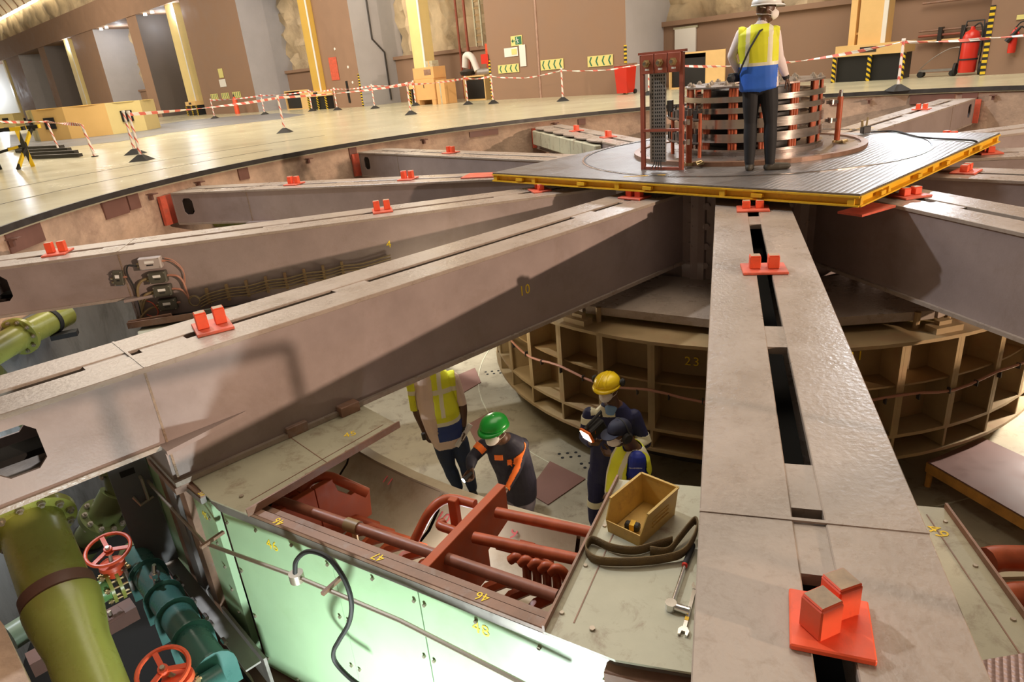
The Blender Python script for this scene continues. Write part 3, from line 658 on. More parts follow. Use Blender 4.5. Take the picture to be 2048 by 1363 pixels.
for s_, px in (('46', (558, 1042)), ('47', (757, 1113)), ('45', (408, 985)), ('46', (965, 1192))):
    p = at(*px, -.853) - CXY; rad_ = Vector((p.x, p.y, 0)).normalized(); text('number_marking', s_, .075, p, Vector((-rad_.y, rad_.x, 0)) * -1, -rad_ * -1, M['num'], st, 1.0)
# narrow flat under the girder marked 10: green strip, brown posts and grey stepped panels
ka = -134.9; D = 7.73; nn = Vector((math.cos(rad(ka)), math.sin(rad(ka)), 0))
def qbox(u0, u1, d0, d1, z0, z1, nm, m_, parent=st):
    b = MB(); b.hull([pl(ka, d0, u0, z0), pl(ka, d1, u0, z0), pl(ka, d1, u1, z0), pl(ka, d0, u1, z0)], [pl(ka, d0, u0, z1), pl(ka, d1, u0, z1), pl(ka, d1, u1, z1), pl(ka, d0, u1, z1)]); return b.build(nm, M[m_], parent)
for (u0, u1, dd, m_, nm) in ((-.24, .08, .015, 'green', 'side_panel'), (-.36, -.24, .06, 'rail', 'corner_post'), (-.52, -.36, .015, 'steelpanel', 'side_panel'), (-.67, -.52, .05, 'steelpanel', 'side_panel'), (-.85, -.67, .03, 'rail', 'corner_post'), (-1.16, -.85, .012, 'green', 'side_panel'), (-1.22, -1.16, .05, 'rail', 'corner_post')):
    qbox(u0, u1, D - .03, D + dd, -2.25, -.94, nm, m_)
qbox(-1.24, .05, D - .06, D + .05, -.90, -.855, 'top_rail', 'rail'); qbox(-1.24, .05, D + .02, D + .055, -.945, -.90, 'rail_edge', 'perf')
for q in range(6): bolt(st, pl(ka, D + .015, .0, -1.1 - .2 * q), nn)
tt = Vector((-nn.y, nn.x, 0)); text('number_marking', '45', .085, pl(ka, D + .0165, -.10, -1.12), tt, (0, 0, 1), M['num'], st)
# grey service door standing open beyond the green strip
dA = rad(-143.1); dn = Vector((-math.sin(dA), math.cos(dA), 0))
def dp_(r_, z_, o_=0): return Vector((r_ * math.cos(dA), r_ * math.sin(dA), z_)) + dn * o_
b = MB(); b.hull([dp_(7.83, -1.98, -.015), dp_(8.09, -1.98, -.015), dp_(8.09, -1.98, .015), dp_(7.83, -1.98, .015)], [dp_(7.83, -.98, -.015), dp_(8.09, -.98, -.015), dp_(8.09, -.98, .015), dp_(7.83, -.98, .015)]); dr = b.build('service_door', M['greydoor'], st)
b = MB(); b.tube([dp_(7.90, -1.16, .02), dp_(7.90, -1.16, .07), dp_(7.90, -1.34, .08), dp_(7.90, -1.36, .02)], .012, 6); b.tube([dp_(7.86, -1.36, .03), dp_(7.96, -1.38, .05), dp_(7.99, -1.30, .03)], .012, 6); b.build('door_latch', M['bolt'], dr, True)
b = MB(); b.hull([dp_(7.92, -1.12, .016), dp_(8.02, -1.12, .016), dp_(8.02, -1.12, .02), dp_(7.92, -1.12, .02)], [dp_(7.92, -1.07, .016), dp_(8.02, -1.07, .016), dp_(8.02, -1.07, .02), dp_(7.92, -1.07, .02)]); b.build('door_slot', M['hole'], dr)
FC = [a - 15 for a in ARM_A]; verts24n = []
for k in range(12): verts24n += [ARM_A[k] + 5, ARM_A[k] - 5]

def RQ(a):
    for fc in ARM_A:
        d = ((a - fc + 180) % 360) - 180
        if abs(d) <= 5: return 7.66 / math.cos(rad(10)) * math.cos(rad(5)) / math.cos(rad(d))
    return 7.66 / math.cos(rad(min(abs(((a - fc + 180) % 360) - 180) for fc in FC)))
# cream covers over the windings under each girder
def cover(a0, a1, r0=6.50, r1=7.62, z=-.85, nm='cover_plate', split=0):
    rq = lambda a: RQ(a)
    c0 = [Vector((r_ * math.cos(rad(a)), r_ * math.sin(rad(a)), 0)) for r_, a in ((r0, a0), (rq(a0), a0), (rq(a1), a1), (r0, a1))]
    mid_ = [a for a in verts24n if a0 < a < a1]; mid_.sort()
    oc = [c0[0], c0[1]] + [Vector((rq(a) * math.cos(rad(a)), rq(a) * math.sin(rad(a)), 0)) for a in mid_] + [c0[2], c0[3]]
    b = MB(); b.prism([(p.x, p.y) for p in oc], z, z + .012); o = b.build(nm, M['lid'], st)
    for (p, q) in ((c0[0], c0[1]), (c0[3], c0[2])):      # folded edge
        b = MB(); b.beam(p + Vector((0, 0, z + .02)), q + Vector((0, 0, z + .02)), .012, .05); b.build('folded_edge', M['rail'], o)
        mid = (c0[0] + c0[1] + c0[2] + c0[3]) / 4
        for f in (.08, .36, .64, .92):
            pp = p.lerp(q, f); pp = pp + (mid - pp).normalized() * .05; MB().cyl((pp.x, pp.y, z + .012), (pp.x, pp.y, z + .02), .012, .01, 8).build('cover_screw', M['bolt'], o)
        b = MB(); pa, qa = p.lerp(mid, .12), q.lerp(mid, .12); b.beam(pa + Vector((0, 0, z + .013)), qa + Vector((0, 0, z + .013)), .006, .003); b.build('cover_seam', M['rail'], o)
    for f in (.1, .5, .9):
        pp = c0[1].lerp(c0[2], f) * .993; MB().cyl((pp.x, pp.y, z + .012), (pp.x, pp.y, z + .022), .014, .014, 6).build('cover_screw', M['bolt'], o)
    for f in ((.5,) if split else ()):
        p, q = c0[0].lerp(c0[1], f), c0[3].lerp(c0[2], f); b = MB(); b.beam(p + Vector((0, 0, z + .013)), q + Vector((0, 0, z + .013)), .005, .003); b.build('cover_seam', M['rail'], o)
    return o
for k in range(12): cover(ARM_A[k] - 7.5, ARM_A[k] + 7.6, split=int(k == 1))
for k in (1, 2, 3, 4, 5, 6, 7, 8, 9): cover(ARM_A[k] - 22.4, ARM_A[k] - 7.6, z=-.856)
p = at(700, 868, -.837) - CXY; rr = Vector((p.x, p.y, 0)).normalized()
text('number_marking', '45', .095, p, (.93, .38, 0), (-.38, .93, 0), M['num'], st)
p = at(1874, 1062, -.836) - CXY; text('number_marking', '49', .10, p, (.28, -.96, 0), (.96, .28, 0), M['num'], st)
# brackets holding the girder feet on the housing
for px in ((590, 855), (695, 815), (445, 905)):
    p = at(*px, -.80) - CXY; MB().box((p.x, p.y, -.80), (.16, .10, .08), (0, 0, rad(-138))).build('foot_bracket', M['rail'], st, bevel=.005)
for ka in (-138.3, -108.3):
    p = pol(7.72, ka, 0) - CXY; MB().box((p.x, p.y, -.842), (.2, .7, .03), (0, 0, rad(ka))).build('bearing_shoe', M['rail'], st)
    p = pol(7.80, ka, 0) - CXY; MB().box((p.x, p.y, -.90), (.10, .60, .05), (0, 0, rad(ka))).build('bearing_shoe', M['rail'], st)
ka = -113.4
for (u0, u1, z0, z1, d0, d1) in ((-.02, .42, -.99, -.90, 7.66, 7.80), (.05, .42, -1.06, -1.0, 7.64, 7.73), (.38, .52, -1.02, -.90, 7.70, 7.84)):
    b = MB(); b.hull([pl(ka, d0, u0, z0), pl(ka, d1, u0, z0), pl(ka, d1, u1, z0), pl(ka, d0, u1, z0)], [pl(ka, d0, u0, z1), pl(ka, d1, u0, z1), pl(ka, d1, u1, z1), pl(ka, d0, u1, z1)]); b.build('clamp_bracket', M['rail'], st, bevel=.005)
# inner rim and curved cream shroud below the windings
MB().ring(6.36, 6.44, -1.40, -1.34, 96).build('inner_rim', M['shroud'], st)
MB().lathe([(6.36, -1.40), (6.33, -2.85)], 96).build('inner_wall', M['shroud'], st)
for i in range(36):
    a0 = -158.3 + 10 * i
    if not -160 < a0 < -70: continue
    b = MB(); b.lathe([(6.44, -1.36), (6.50, -1.48), (6.62, -1.58), (6.82, -1.64), (7.1, -1.66)], 8, (0, 0, 0), None, 0, a0 + .12, a0 + 9.88)
    b.build('shroud_panel', M['shroud'], st, True)
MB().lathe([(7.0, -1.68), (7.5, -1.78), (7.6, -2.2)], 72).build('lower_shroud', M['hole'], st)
M['redmark'] = mat('red_paint_mark', (.7, .12, .12), .6); M['blackmark'] = mat('black_pen_mark', (.03, .03, .03), .6)
for s_, px, rt in (('11', (778, 960), 0), ('10', (887, 1037), 0), ('9', (1028, 1068), 0)):
    for d_ in (0,):
        p = None
        for zt in range(60):     # find the height where the view ray meets the shroud profile
            z_ = -1.37 - .006 * zt; q = at(*px, z_) - CXY; r_ = math.hypot(q.x, q.y)
            pr = 6.44 + .06 * min(1, (-1.36 - z_) / .12) + (.12 * min(1, max(0, (-1.48 - z_) / .10))) + .2 * max(0, (-1.58 - z_) / .06)
            if r_ <= pr + .01: p = q; break
        if p is None: continue
        rr = Vector((p.x, p.y, 0)).normalized(); up = (-rr * .85 + Vector((0, 0, .5)))
        tg = Vector((-rr.y, rr.x, 0)); nz = tg.cross(up).normalized()
        p = p + nz * (.012 if nz.z > 0 else -.012)
        text('number_marking', s_, .12, p, tg, up, M['redmark'], st)
        text('number_marking', 'SUP', .05, p - up.normalized() * -.09 + nz * .01, tg, up, M['blackmark'], st)
# end windings: slanting insulated bars on the outer side of the trough
random.seed(5)
cw = 0
for i in range(46):
    a = -142 + 1.32 * i
    b = MB(); pts = []
    for f in range(5):
        u_ = f / 4; r_ = 7.28 - .42 * u_; z_ = -1.62 + .24 * math.sin(u_ * 2.6); aa = rad(a + 2.2 * u_)
        pts.append((r_ * math.cos(aa), r_ * math.sin(aa), z_))
    b.tube(pts, .038, 6); b.build('coil_bar', M['red_ins'], st, True)
# insulated conductor tubes crossing the open trough
def rod(p0, p1, r=.03, m='red_ins', nm='conductor_tube', n=12):
    return MB().tube([Vector(p0) - CXY, Vector(p1) - CXY], r, n).build(nm, M[m], st, True)
ins_brown = mat('brown_insulated_tube', (.30, .11, .065), .45, 0, .25, 8); M['ins_brown'] = ins_brown
r0 = rod(at(548, 997, -1.0), at(1115, 1192, -1.0), .034, 'ins_brown')
q0, q1 = at(548, 997, -1.0) - CXY, at(1115, 1192, -1.0) - CXY; c = q0.lerp(q1, .335); d = (q1 - q0).normalized()
MB().tube([c - d * .05, c + d * .05], .043, 12).build('tube_collar', M['khaki'], r0, True)
MB().cyl(c, c - Vector((0, 0, .12)), .018, .018, 8).build('tube_hanger', M['brass'], r0)
rod(at(993, 1024, -1.0), at(1200, 1068, -1.0), .034); rod(at(948, 1074, -1.0), at(1165, 1120, -1.0), .034)
z3 = lambda x, y: (800 + x / 2.944, 900 + y / 2.944)
def path(px, r, m='red_ins', nm='bent_conductor'):
    return MB().tube(spline([at(x, y, z) - CXY for x, y, z in px], 6), r, 10).build(nm, M[m], st, True)
path([(822, 1095, -1.3), (840, 1058, -1.2), (858, 1025, -1.1), (880, 1003, -1.05), (905, 997, -1.05), (950, 1008, -1.05)], .032)
path([(888, 1043, -1.15), (880, 1050, -1.15), (900, 1058, -1.15), (940, 1072, -1.15)], .03)
path([(600, 985, -1.05), (620, 960, -1.0), (655, 952, -1.0), (690, 965, -1.05), (735, 985, -1.15)], .035, 'red_ins')
# red-brown barrier boards standing across the trough
def board(a, prof, th=.045, m='red_board'):
    a_ = rad(a); t_ = Vector((-math.sin(a_), math.cos(a_), 0)) * th / 2
    P = [Vector((r_ * math.cos(a_), r_ * math.sin(a_), z_)) for r_, z_ in prof]
    b = MB(); b.hull([p - t_ for p in P], [p + t_ for p in P]); return b.build('barrier_board', M[m], st, bevel=.003)
board(-121.9, [(7.50, -.93), (6.66, -.93), (6.66, -1.19), (6.92, -1.24), (6.92, -1.42), (7.50, -1.42)], .06)
b2 = board(-131.6, [(7.52, -1.0), (7.22, -1.0), (7.22, -1.45), (7.52, -1.45)], .05); 
board(-131.6, [(7.215, -1.0), (7.07, -1.0), (7.05, -1.11), (6.96, -1.20), (6.88, -1.19), (6.80, -1.25), (6.82, -1.45), (7.215, -1.45)], .05)
# support blocks and clamps by the second barrier
for px, z_, s_ in (((910, 1025), -1.12, (.05, .06, .22)), ((1050, 1105), -1.15, (.10, .10, .10)), ((1085, 1125), -1.2, (.07, .12, .12)), ((1040, 1100), -1.1, (.05, .3, .04))):
    p = at(*px, z_) - CXY; MB().box(p, s_, (0, 0, rad(-118))).build('support_block', M['red_board'], st, bevel=.004)
for i in range(5):
    path([(1020 + 20 * i, 1120 + 6 * i, -1.15), (1035 + 20 * i, 1112 + 6 * i, -1.12), (1052 + 20 * i, 1128 + 6 * i, -1.18), (1055 + 20 * i, 1165 + 6 * i, -1.4)], .028)
# red conductors right of the front girder
for px in (((1975, 1120, -1.0), (2010, 1115, -1.0), (2110, 1118, -1.0)), ((2000, 1200, -1.05), (2040, 1190, -1.05), (2130, 1190, -1.05))): path(px, .065, 'red_ins', 'conductor_tube')
# chequered walkway plate at the bottom right corner
wk = [at(x, y, -.84) for x, y in ((1955, 1328), (2060, 1310), (2200, 1480), (2020, 1500))]
M['walk'] = gridbump(mat('walkway_plate', (.40, .27, .24), .45, .3, .12, 4), 40, 40, .8, .01, .6)
tag(MB().prism([(p.x, p.y) for p in wk], -.845, -.82).build('walkway_plate', M['walk']), 'small corner of a chequered walkway plate at the bottom right of the photo', 'walkway')
# ------------------------------------------------------------------ conduit with hose along the green panels
cd = empty('conduit', 'thin metal conduit with junction can running along the green panels', 'conduit', CXY)
cp = [at(240, 898, -1.2), at(255, 915, -1.22), at(330, 1000, -1.23), at(408, 1085, -1.24)] + [on_plane(x, y, -123.3, 7.74) for x, y in ((430, 1093), (593, 1152), (800, 1240), (1040, 1363), (1100, 1395))]
MB().tube([p - CXY for p in cp], .0125, 8).build('tube', M['bolt'], cd, True)
jc = on_plane(593, 1152, -123.3, 7.74) - CXY
MB().cyl(jc - Vector((0, 0, .03)), jc + Vector((0, 0, .025)), .042, .042, 14).build('junction_can', M['bolt'], cd, True)
for x, y in ((655, 1178), (412, 1087)):
    p = on_plane(x, y, -123.3, 7.75) - CXY; q = p - Vector((math.cos(rad(-123.3)), math.sin(rad(-123.3)), 0)) * .13
    b = MB(); b.beam(p + (p - q) * .3, q, .022, .02); b.build('standoff_bracket', M['rail'], cd)
hp = [on_plane(x, y, -123.3, 7.78) for x, y in ((590, 1145), (592, 1122), (608, 1105), (630, 1103), (660, 1118), (690, 1160), (703, 1205), (698, 1245), (678, 1280), (667, 1303), (672, 1325), (700, 1355), (735, 1380))]
tag(MB().tube(spline(hp, 5), .0135, 8).build('black_hose', M['rubber'], None, True), 'black hose curving up from the conduit can and down over the green panels', 'hose')
# cables clipped along the base ledge and a pale curled hose
for k, (dr_, m_) in enumerate(((8.0, 'bolt'), (7.95, 'rail'), (8.04, 'rail'), (7.90, 'rubber'))):
    pts = [pol(dr_ + .012 * math.sin(a * 1.3 + k), a, -2.262 + .012 * (k % 2)) for a in np.arange(-150, -118, 1.0)]
    tag(MB().tube(pts, .013, 6).build('base_cable', M[m_], None, True), ('bare metal cable', 'brown cable nearer the panels', 'outermost brown cable', 'black cable nearest the panels')[k] + ' in the bundle along the brown ledge', 'cable', 'cables along the base ledge')
pts = spline([at(512, 1279, -2.2), at(490, 1272, -2.18), at(468, 1280, -2.2), at(462, 1300, -2.24), at(470, 1325, -2.26), at(495, 1350, -2.26), at(510, 1380, -2.26)], 5)
tag(MB().tube(pts, .016, 8).build('pale_hose', M['shroud'], None, True), 'short pale curled hose end on the ledge by the teal manifold', 'hose')
# ------------------------------------------------------------------ tools on the cover by the front girder
ZC = -.838
tbx = empty('parts_bin', 'yellow plastic open fronted parts bin holding a small tool, on the cream cover', 'bin', (0, 0, ZC))
bl, br_, bb = at(1217, 1062, ZC), at(1279.5, 1092, ZC), at(1362, 1035, ZC)
ux = (br_ - bl); uy = (bb - br_); 
M['bin'] = mat('worn_yellow_plastic', (.56, .36, .09), .5, 0, .15, 6, (.30, .17, .06), .6, 7)
o = bl; X, Y = ux.normalized(), uy.normalized(); LX, LY = ux.length, uy.length; hh = .175
ang = math.atan2(X.y, X.x); tbx.location = (o.x, o.y, ZC); tbx.rotation_euler = (0, 0, ang)
Y_ = Matrix.Rotation(-ang, 3, 'Z') @ Y
sk = Y_.x / max(.2, Y_.y)
def bp_(u_, v_, w_): return Vector((u_ + sk * 0 * v_, v_, w_))
LY = LY
def slab(name, P, n_, th): return MB().plate(P, n_, th).build(name, M['bin'], tbx)
slab('bin_floor', [bp_(.008, 0, .003), bp_(LX - .008, 0, .003), bp_(LX - .008, LY, .003), bp_(.008, LY, .003)], (0, 0, 1), .006)
for x_, nx in ((0, -.14), (LX, .14)):
    slab('bin_side', [Vector((x_, 0, 0)), Vector((x_, LY, 0)), Vector((x_ + nx * .12, LY + .01, hh)), Vector((x_ + nx * .12, .05, hh)), Vector((x_ + nx * .06, -.005, hh * .45))], (1, 0, 0), .006)
    for z_ in (.06, .085, .11): MB().b(x_ + nx * .1 - .004, x_ + nx * .1 + .004, .10, LY - .08, z_, z_ + .008).build('bin_ridge', M['bin'], tbx)
slab('bin_back', [Vector((0, LY, 0)), Vector((LX, LY, 0)), Vector((LX + .016, LY + .01, hh)), Vector((-.016, LY + .01, hh))], (0, 1, 0), .006)
slab('bin_front', [Vector((0, 0, 0)), Vector((LX, 0, 0)), Vector((LX + .008, -.005, hh * .42)), Vector((-.008, -.005, hh * .42))], (0, 1, 0), .006)
b = MB(); b.beam((-.018, .05, hh), (-.018, LY + .01, hh), .014, .008); b.beam((LX + .018, .05, hh), (LX + .018, LY + .01, hh), .014, .008); b.beam((-.02, LY + .012, hh), (LX + .02, LY + .012, hh), .014, .008); b.build('bin_rim', M['bin'], tbx)
pk = empty('tape_measure', 'small dark tool with a yellow band lying inside the yellow parts bin', 'tool', tbx.matrix_basis @ Vector((LX * .5, .08, .012)), ang + .3)
MB().b(-.04, .04, -.022, .022, 0, .04).build('tool_body', M['rubber'], pk, bevel=.008); MB().b(-.012, .014, -.0235, .0235, -.0 + .004, .0415).build('tool_band', M['yellow'], pk)
# lifting strap loop
def strap(px, wd, label):
    C_ = spline([at(x, y, z) for x, y, z in px], 6); n_ = len(C_); V = []
    for i, p in enumerate(C_):
        f = i / (n_ - 1); tw = px[min(len(px) - 1, int(f * (len(px) - 1) + .5))]
        V += [p - Vector((0, 0, wd / 2)) , p + Vector((0, 0, wd / 2))]
    b = MB(); b.add(V, [(2 * i, 2 * i + 2, 2 * i + 3, 2 * i + 1) for i in range(n_ - 1)])
    o = tag(b.build('lifting_strap', M['strap'], None, True), label, 'strap'); md = o.modifiers.new('thickness', 'SOLIDIFY'); md.thickness = .007; md.offset = 0; return o
M['strap'] = mat('brown_webbing', (.15, .095, .035), .85, 0, .25, 12, bump=.5, bump_scale=180)
zs = ZC + .03
strap([(1345, 1080, zs), (1310, 1090, zs), (1270, 1100, zs), (1225, 1095, zs), (1190, 1080, zs), (1178, 1082, zs), (1172, 1100, zs), (1190, 1118, zs), (1230, 1123, zs), (1280, 1122, zs), (1330, 1116, zs), (1365, 1105, zs + .01), (1385, 1080, zs + .03), (1395, 1052, zs + .05), (1390, 1040, zs + .055), (1375, 1055, zs + .035), (1355, 1080, zs + .01), (1335, 1102, zs), (1300, 1100, zs)], .05, 'brown webbing lifting strap lying in loops round the yellow bin')
# ratchet wrench and spanner
rw = empty('ratchet_wrench', 'chrome ratchet wrench with black and red grip on the cream cover', 'wrench', (0, 0, 0))
w0, w1, w2 = at(1386, 1088, ZC + .02), at(1370, 1128, ZC + .02), at(1342, 1210, ZC + .02)
MB().tube([w0, w0.lerp(w1, .1), w0.lerp(w1, .5), w1], [.012, .016, .014, .015], 10).build('grip', M['rubber'], rw, True)
MB().tube([w1, w1.lerp(w2, .04)], .0145, 10).build('grip_band', M['red'], rw, True)
MB().tube([w1, w2], .008, 10).build('shaft', M['chrome'], rw, True)
b = MB(); b.cyl(w2 - Vector((0, 0, .018)), w2 + Vector((0, 0, .018)), .026, .026, 16); b.build('ratchet_head', M['chrome'], rw, True)
d = (at(1380, 1222, ZC + .02) - w2).normalized(); MB().cyl(w2 + d * .02, w2 + d * .085, .018, .02, 14).build('socket', M['chrome'], rw, True)
sp = empty('spanner', 'chrome open ended spanner with a yellow band by the ratchet wrench', 'spanner', (0, 0, 0))
s0, s1 = at(1390, 1175, ZC + .008), at(1368, 1258, ZC + .008)
b = MB(); b.beam(s0, s1, .016, .007); b.build('spanner_shank', M['chrome'], sp)
d = (s1 - s0).normalized(); sd = d.cross(Vector((0, 0, 1)))
b = MB(); Hd = [s1 + d * a_ + sd * c_ for a_, c_ in ((-.012, .012), (.008, .024), (.036, .02), (.032, .010), (.014, .008), (.014, -.008), (.032, -.010), (.036, -.02), (.008, -.024), (-.012, -.012))]
b.prism([(p.x, p.y) for p in Hd], ZC + .003, ZC + .014); b.build('spanner_jaw', M['chrome'], sp)
b = MB(); b.beam(s0.lerp(s1, .72), s0.lerp(s1, .8), .0175, .009); b.build('spanner_band', M['yellow'], sp)
b = MB(); Hd = [s0 - d * a_ + sd * c_ for a_, c_ in ((-.012, .010), (.01, .018), (.03, .014), (.026, .006), (.012, .006), (.012, -.006), (.026, -.006), (.03, -.014), (.01, -.018), (-.012, -.010))]
b.prism([(p.x, p.y) for p in Hd][::-1], ZC + .003, ZC + .014); b.build('spanner_jaw', M['chrome'], sp)
# ------------------------------------------------------------------ pipes, valves and manifold in the annulus at left
def flange(parent, c, d, r, th, nb, rb, m='pipe', name='flange'):
    d = Vector(d).normalized(); c = Vector(c); f = MB().cyl(c - d * th / 2, c + d * th / 2, r, r, 36).build(name, M[m], parent, True)
    a = d.cross(Vector((1, 0, 0)) if abs(d.x) < .8 else Vector((0, 1, 0))).normalized(); e = d.cross(a)
    for i in range(nb):
        t_ = 2 * PI * (i + .5) / nb; p = c + (a * math.cos(t_) + e * math.sin(t_)) * rb
        b = MB(); b.cyl(p - d * (th / 2 + .022), p + d * (th / 2 + .022), .024, .024, 6); b.cyl(p - d * (th / 2 + .04), p + d * (th / 2 + .04), .013, .013, 8); b.build('flange_bolt', M['bolt'], f)
    return f
p0 = at(62, 1045, -.95); pe = at(183, 1363, -1.5); pd = (pe - p0).normalized()
pp = empty('olive_pipe', 'large olive green pipe with a bolted flange and brown band at the left bottom', 'pipe', p0)
Mx = pd.to_track_quat('Z', 'Y').to_matrix()
def pq(prof, nm, m, n=40): return MB().lathe(prof, n, (0, 0, 0), Mx, 0).build(nm, M[m], pp, True)
pq([(.18, .0), (.185, .53)], 'pipe_body', 'pipe')
flange(pp, (0, 0, 0), pd, .255, .045, 12, .218)
pq([(0, -.03), (.15, -.03), (.15, -.5)], 'upper_stub', 'pipe_dark')
pq([(.188, .53), (.202, .535), (.202, .61), (.19, .62)], 'paint_band', 'brownplate')
pq([(.185, .62), (.207, .625), (.207, .65), (.198, .75), (.165, .95), (.162, 2.2)], 'lower_pipe', 'pipe')
MB().tube([(-.23, .1, .30), (-.22, .08, -.15)], .06, 16).build('pale_stub', M['cream'], pp, True)
# dark pipe behind with flange and band
dk = empty('dark_pipe', 'dark green pipe with a flange and clamp band behind the red handwheel', 'pipe', (0, 0, 0))
a0, a1, a2, a3 = at(218, 900, -1.35), at(232, 990, -1.75), at(200, 1045, -1.95), at(140, 1130, -2.5)
MB().tube([a0, a1], .075, 18).build('pipe_body', M['pipe_dark'], dk, True); MB().tube([a1 + Vector((0, 0, .02)), a2, a3], .13, 22).build('lower_pipe', M['pipe_dark'], dk, True)
flange(dk, a2.lerp(a1, .2), a1 - a3, .2, .045, 10, .165, 'pipe_dark')
c = a2.lerp(a3, .35); d = (a3 - a2).normalized(); MB().cyl(c - d * .03, c + d * .03, .145, .145, 22).build('clamp_band', M['rubber'], dk, True)
flange(dk, a0.lerp(a1, .45), a1 - a0, .115, .03, 6, .095, 'pipe_dark')
sl = [at(275, 935, -1.75), at(185, 1050, -2.35)]
M['pale_pipe'] = mat('pale_green_pipe', (.22, .30, .22), .35, 0, .1, 4)
tag(MB().tube(sl, .065, 16).build('slanting_pipe', M['pale_pipe'], None, True), 'pale green slanting pipe behind the dark flanged pipe', 'pipe')
# pipe under the girder marked 4
lp = empty('flanged_pipe', 'olive green flanged pipe seen between the two left girders', 'pipe', (0, 0, 0))
b0, b1, b2 = at(130, 628, -1.05), at(40, 672, -1.05), at(-60, 730, -1.05)
MB().tube([b0, b1, b2], .16, 22).build('pipe_body', M['pipe'], lp, True); flange(lp, b1, b0 - b2, .235, .05, 10, .195)
c = b0.lerp(b1, .35); d = (b1 - b0).normalized(); MB().cyl(c - d * .03, c + d * .03, .175, .175, 22).build('clamp_band', M['rubber'], lp, True)
MB().box(c + Vector((.16, -.05, -.18)), (.3, .16, .06), (0, 0, .4)).build('clamp_foot', M['rubber'], lp)
q0, q1 = at(125, 625, -1.2), at(80, 650, -1.2)
# second olive pipe low left behind and a stub
tag(MB().tube([at(-20, 745, -1.0), at(30, 800, -1.6), at(42, 860, -2.2)], .12, 18).build('drain_pipe', M['pipe_dark'], None, True), 'dark green vertical pipe below the flanged pipe at the left edge', 'pipe')
tag(MB().tube([at(345, 445, -.75), at(500, 440, -.78)], .11, 16).build('branch_pipe', M['pipe'], None, True), 'olive pipe end under the far left girder by the pit wall', 'pipe')
# teal manifold with collars
m0, m1 = at(268, 1108, -1.85), at(425, 1335, -1.75); md = (m1 - m0); mL = md.length; md.normalize(); ms = md.cross(Vector((0, 0, 1))).normalized()
mf = empty('teal_manifold', 'teal painted horizontal manifold pipe with four collar plates and an end plate', 'manifold', (0, 0, 0))
MB().tube([m0, m1], .105, 28).build('manifold_pipe', M['teal'], mf, True)
MB().cyl(m0 - md * .01, m0 + md * .06, .112, .112, 28).build('end_cap', M['pipe_dark'], mf, True)
for f in (.22, .44, .60, .79, 1.02):
    c = m0 + md * mL * f; big = f > 1
    P = []
    for a in range(0, 181, 20): P.append(c + ms * (.135 * math.cos(rad(a))) + Vector((0, 0, .135 * math.sin(rad(a)))))
    P += [c - ms * .135 - Vector((0, 0, .17)), c + ms * .135 - Vector((0, 0, .17))]
    MB().plate(P, md, .014 if not big else .02).build('collar_plate' if not big else 'end_plate', M['teal'], mf)
for f in (.3, .36, .52, .66, .72, .86):
    c = m0 + md * mL * f - ms * .15 - Vector((0, 0, .06)); b = MB(); b.cyl(c - md * .03, c + md * .03, .016, .016, 6); b.build('collar_bolt', M['ring_steel'], mf)
tp = m0 + md * mL * .42 + Vector((0, 0, .10))
b = MB(); b.cyl(tp, tp + Vector((0, 0, .07)), .025, .022, 10); b.cyl(tp + Vector((0, 0, .07)), tp + Vector((0, 0, .10)), .035, .035, 6); b.cyl(tp + Vector((0, 0, .10)), tp + Vector((.02, 0, .17)), .018, .014, 8); b.build('vent_valve', M['chrome'], mf, True)
b = MB(); b.beam(m0 - ms * .22 + Vector((0, 0, -.17)), m1 - ms * .22 + Vector((0, 0, -.17)), .10, .014); b.beam(m0 - ms * .30 + Vector((0, 0, -.30)), m1 - ms * .30 + Vector((0, 0, -.30)), .02, .26); b.build('support_channel', M['perf'], mf)
def handwheel(name, label, c, n_, R_, stem_to):
    t = empty(name, label, 'handwheel', c); n_ = Vector(n_).normalized(); a = n_.cross(Vector((1, .2, 0))).normalized(); e = n_.cross(a)
    MB().tube([(a * math.cos(2 * PI * i / 32) + e * math.sin(2 * PI * i / 32)) * R_ for i in range(32)], .0135, 8, closed=True).build('wheel_rim', M['orange'], t, True)
    b = MB(); b.cyl(n_ * -.03, n_ * .015, .035, .028, 12); b.build('wheel_hub', M['orange'], t, True)
    for i in range(3):
        d = a * math.cos(2 * PI * i / 3 + .5) + e * math.sin(2 * PI * i / 3 + .5); MB().beam(d * .02 - n_ * .005, d * R_ * .98, .03, .012, n_).build('wheel_spoke', M['orange'], t)
    MB().cyl(n_ * -.03, Vector(stem_to) - Vector(c), .014, .014, 8).build('stem', M['bolt'], t, True)
    MB().cyl(n_ * .015, n_ * .03, .016, .014, 6).build('hub_nut', M['bolt'], t)
    return t
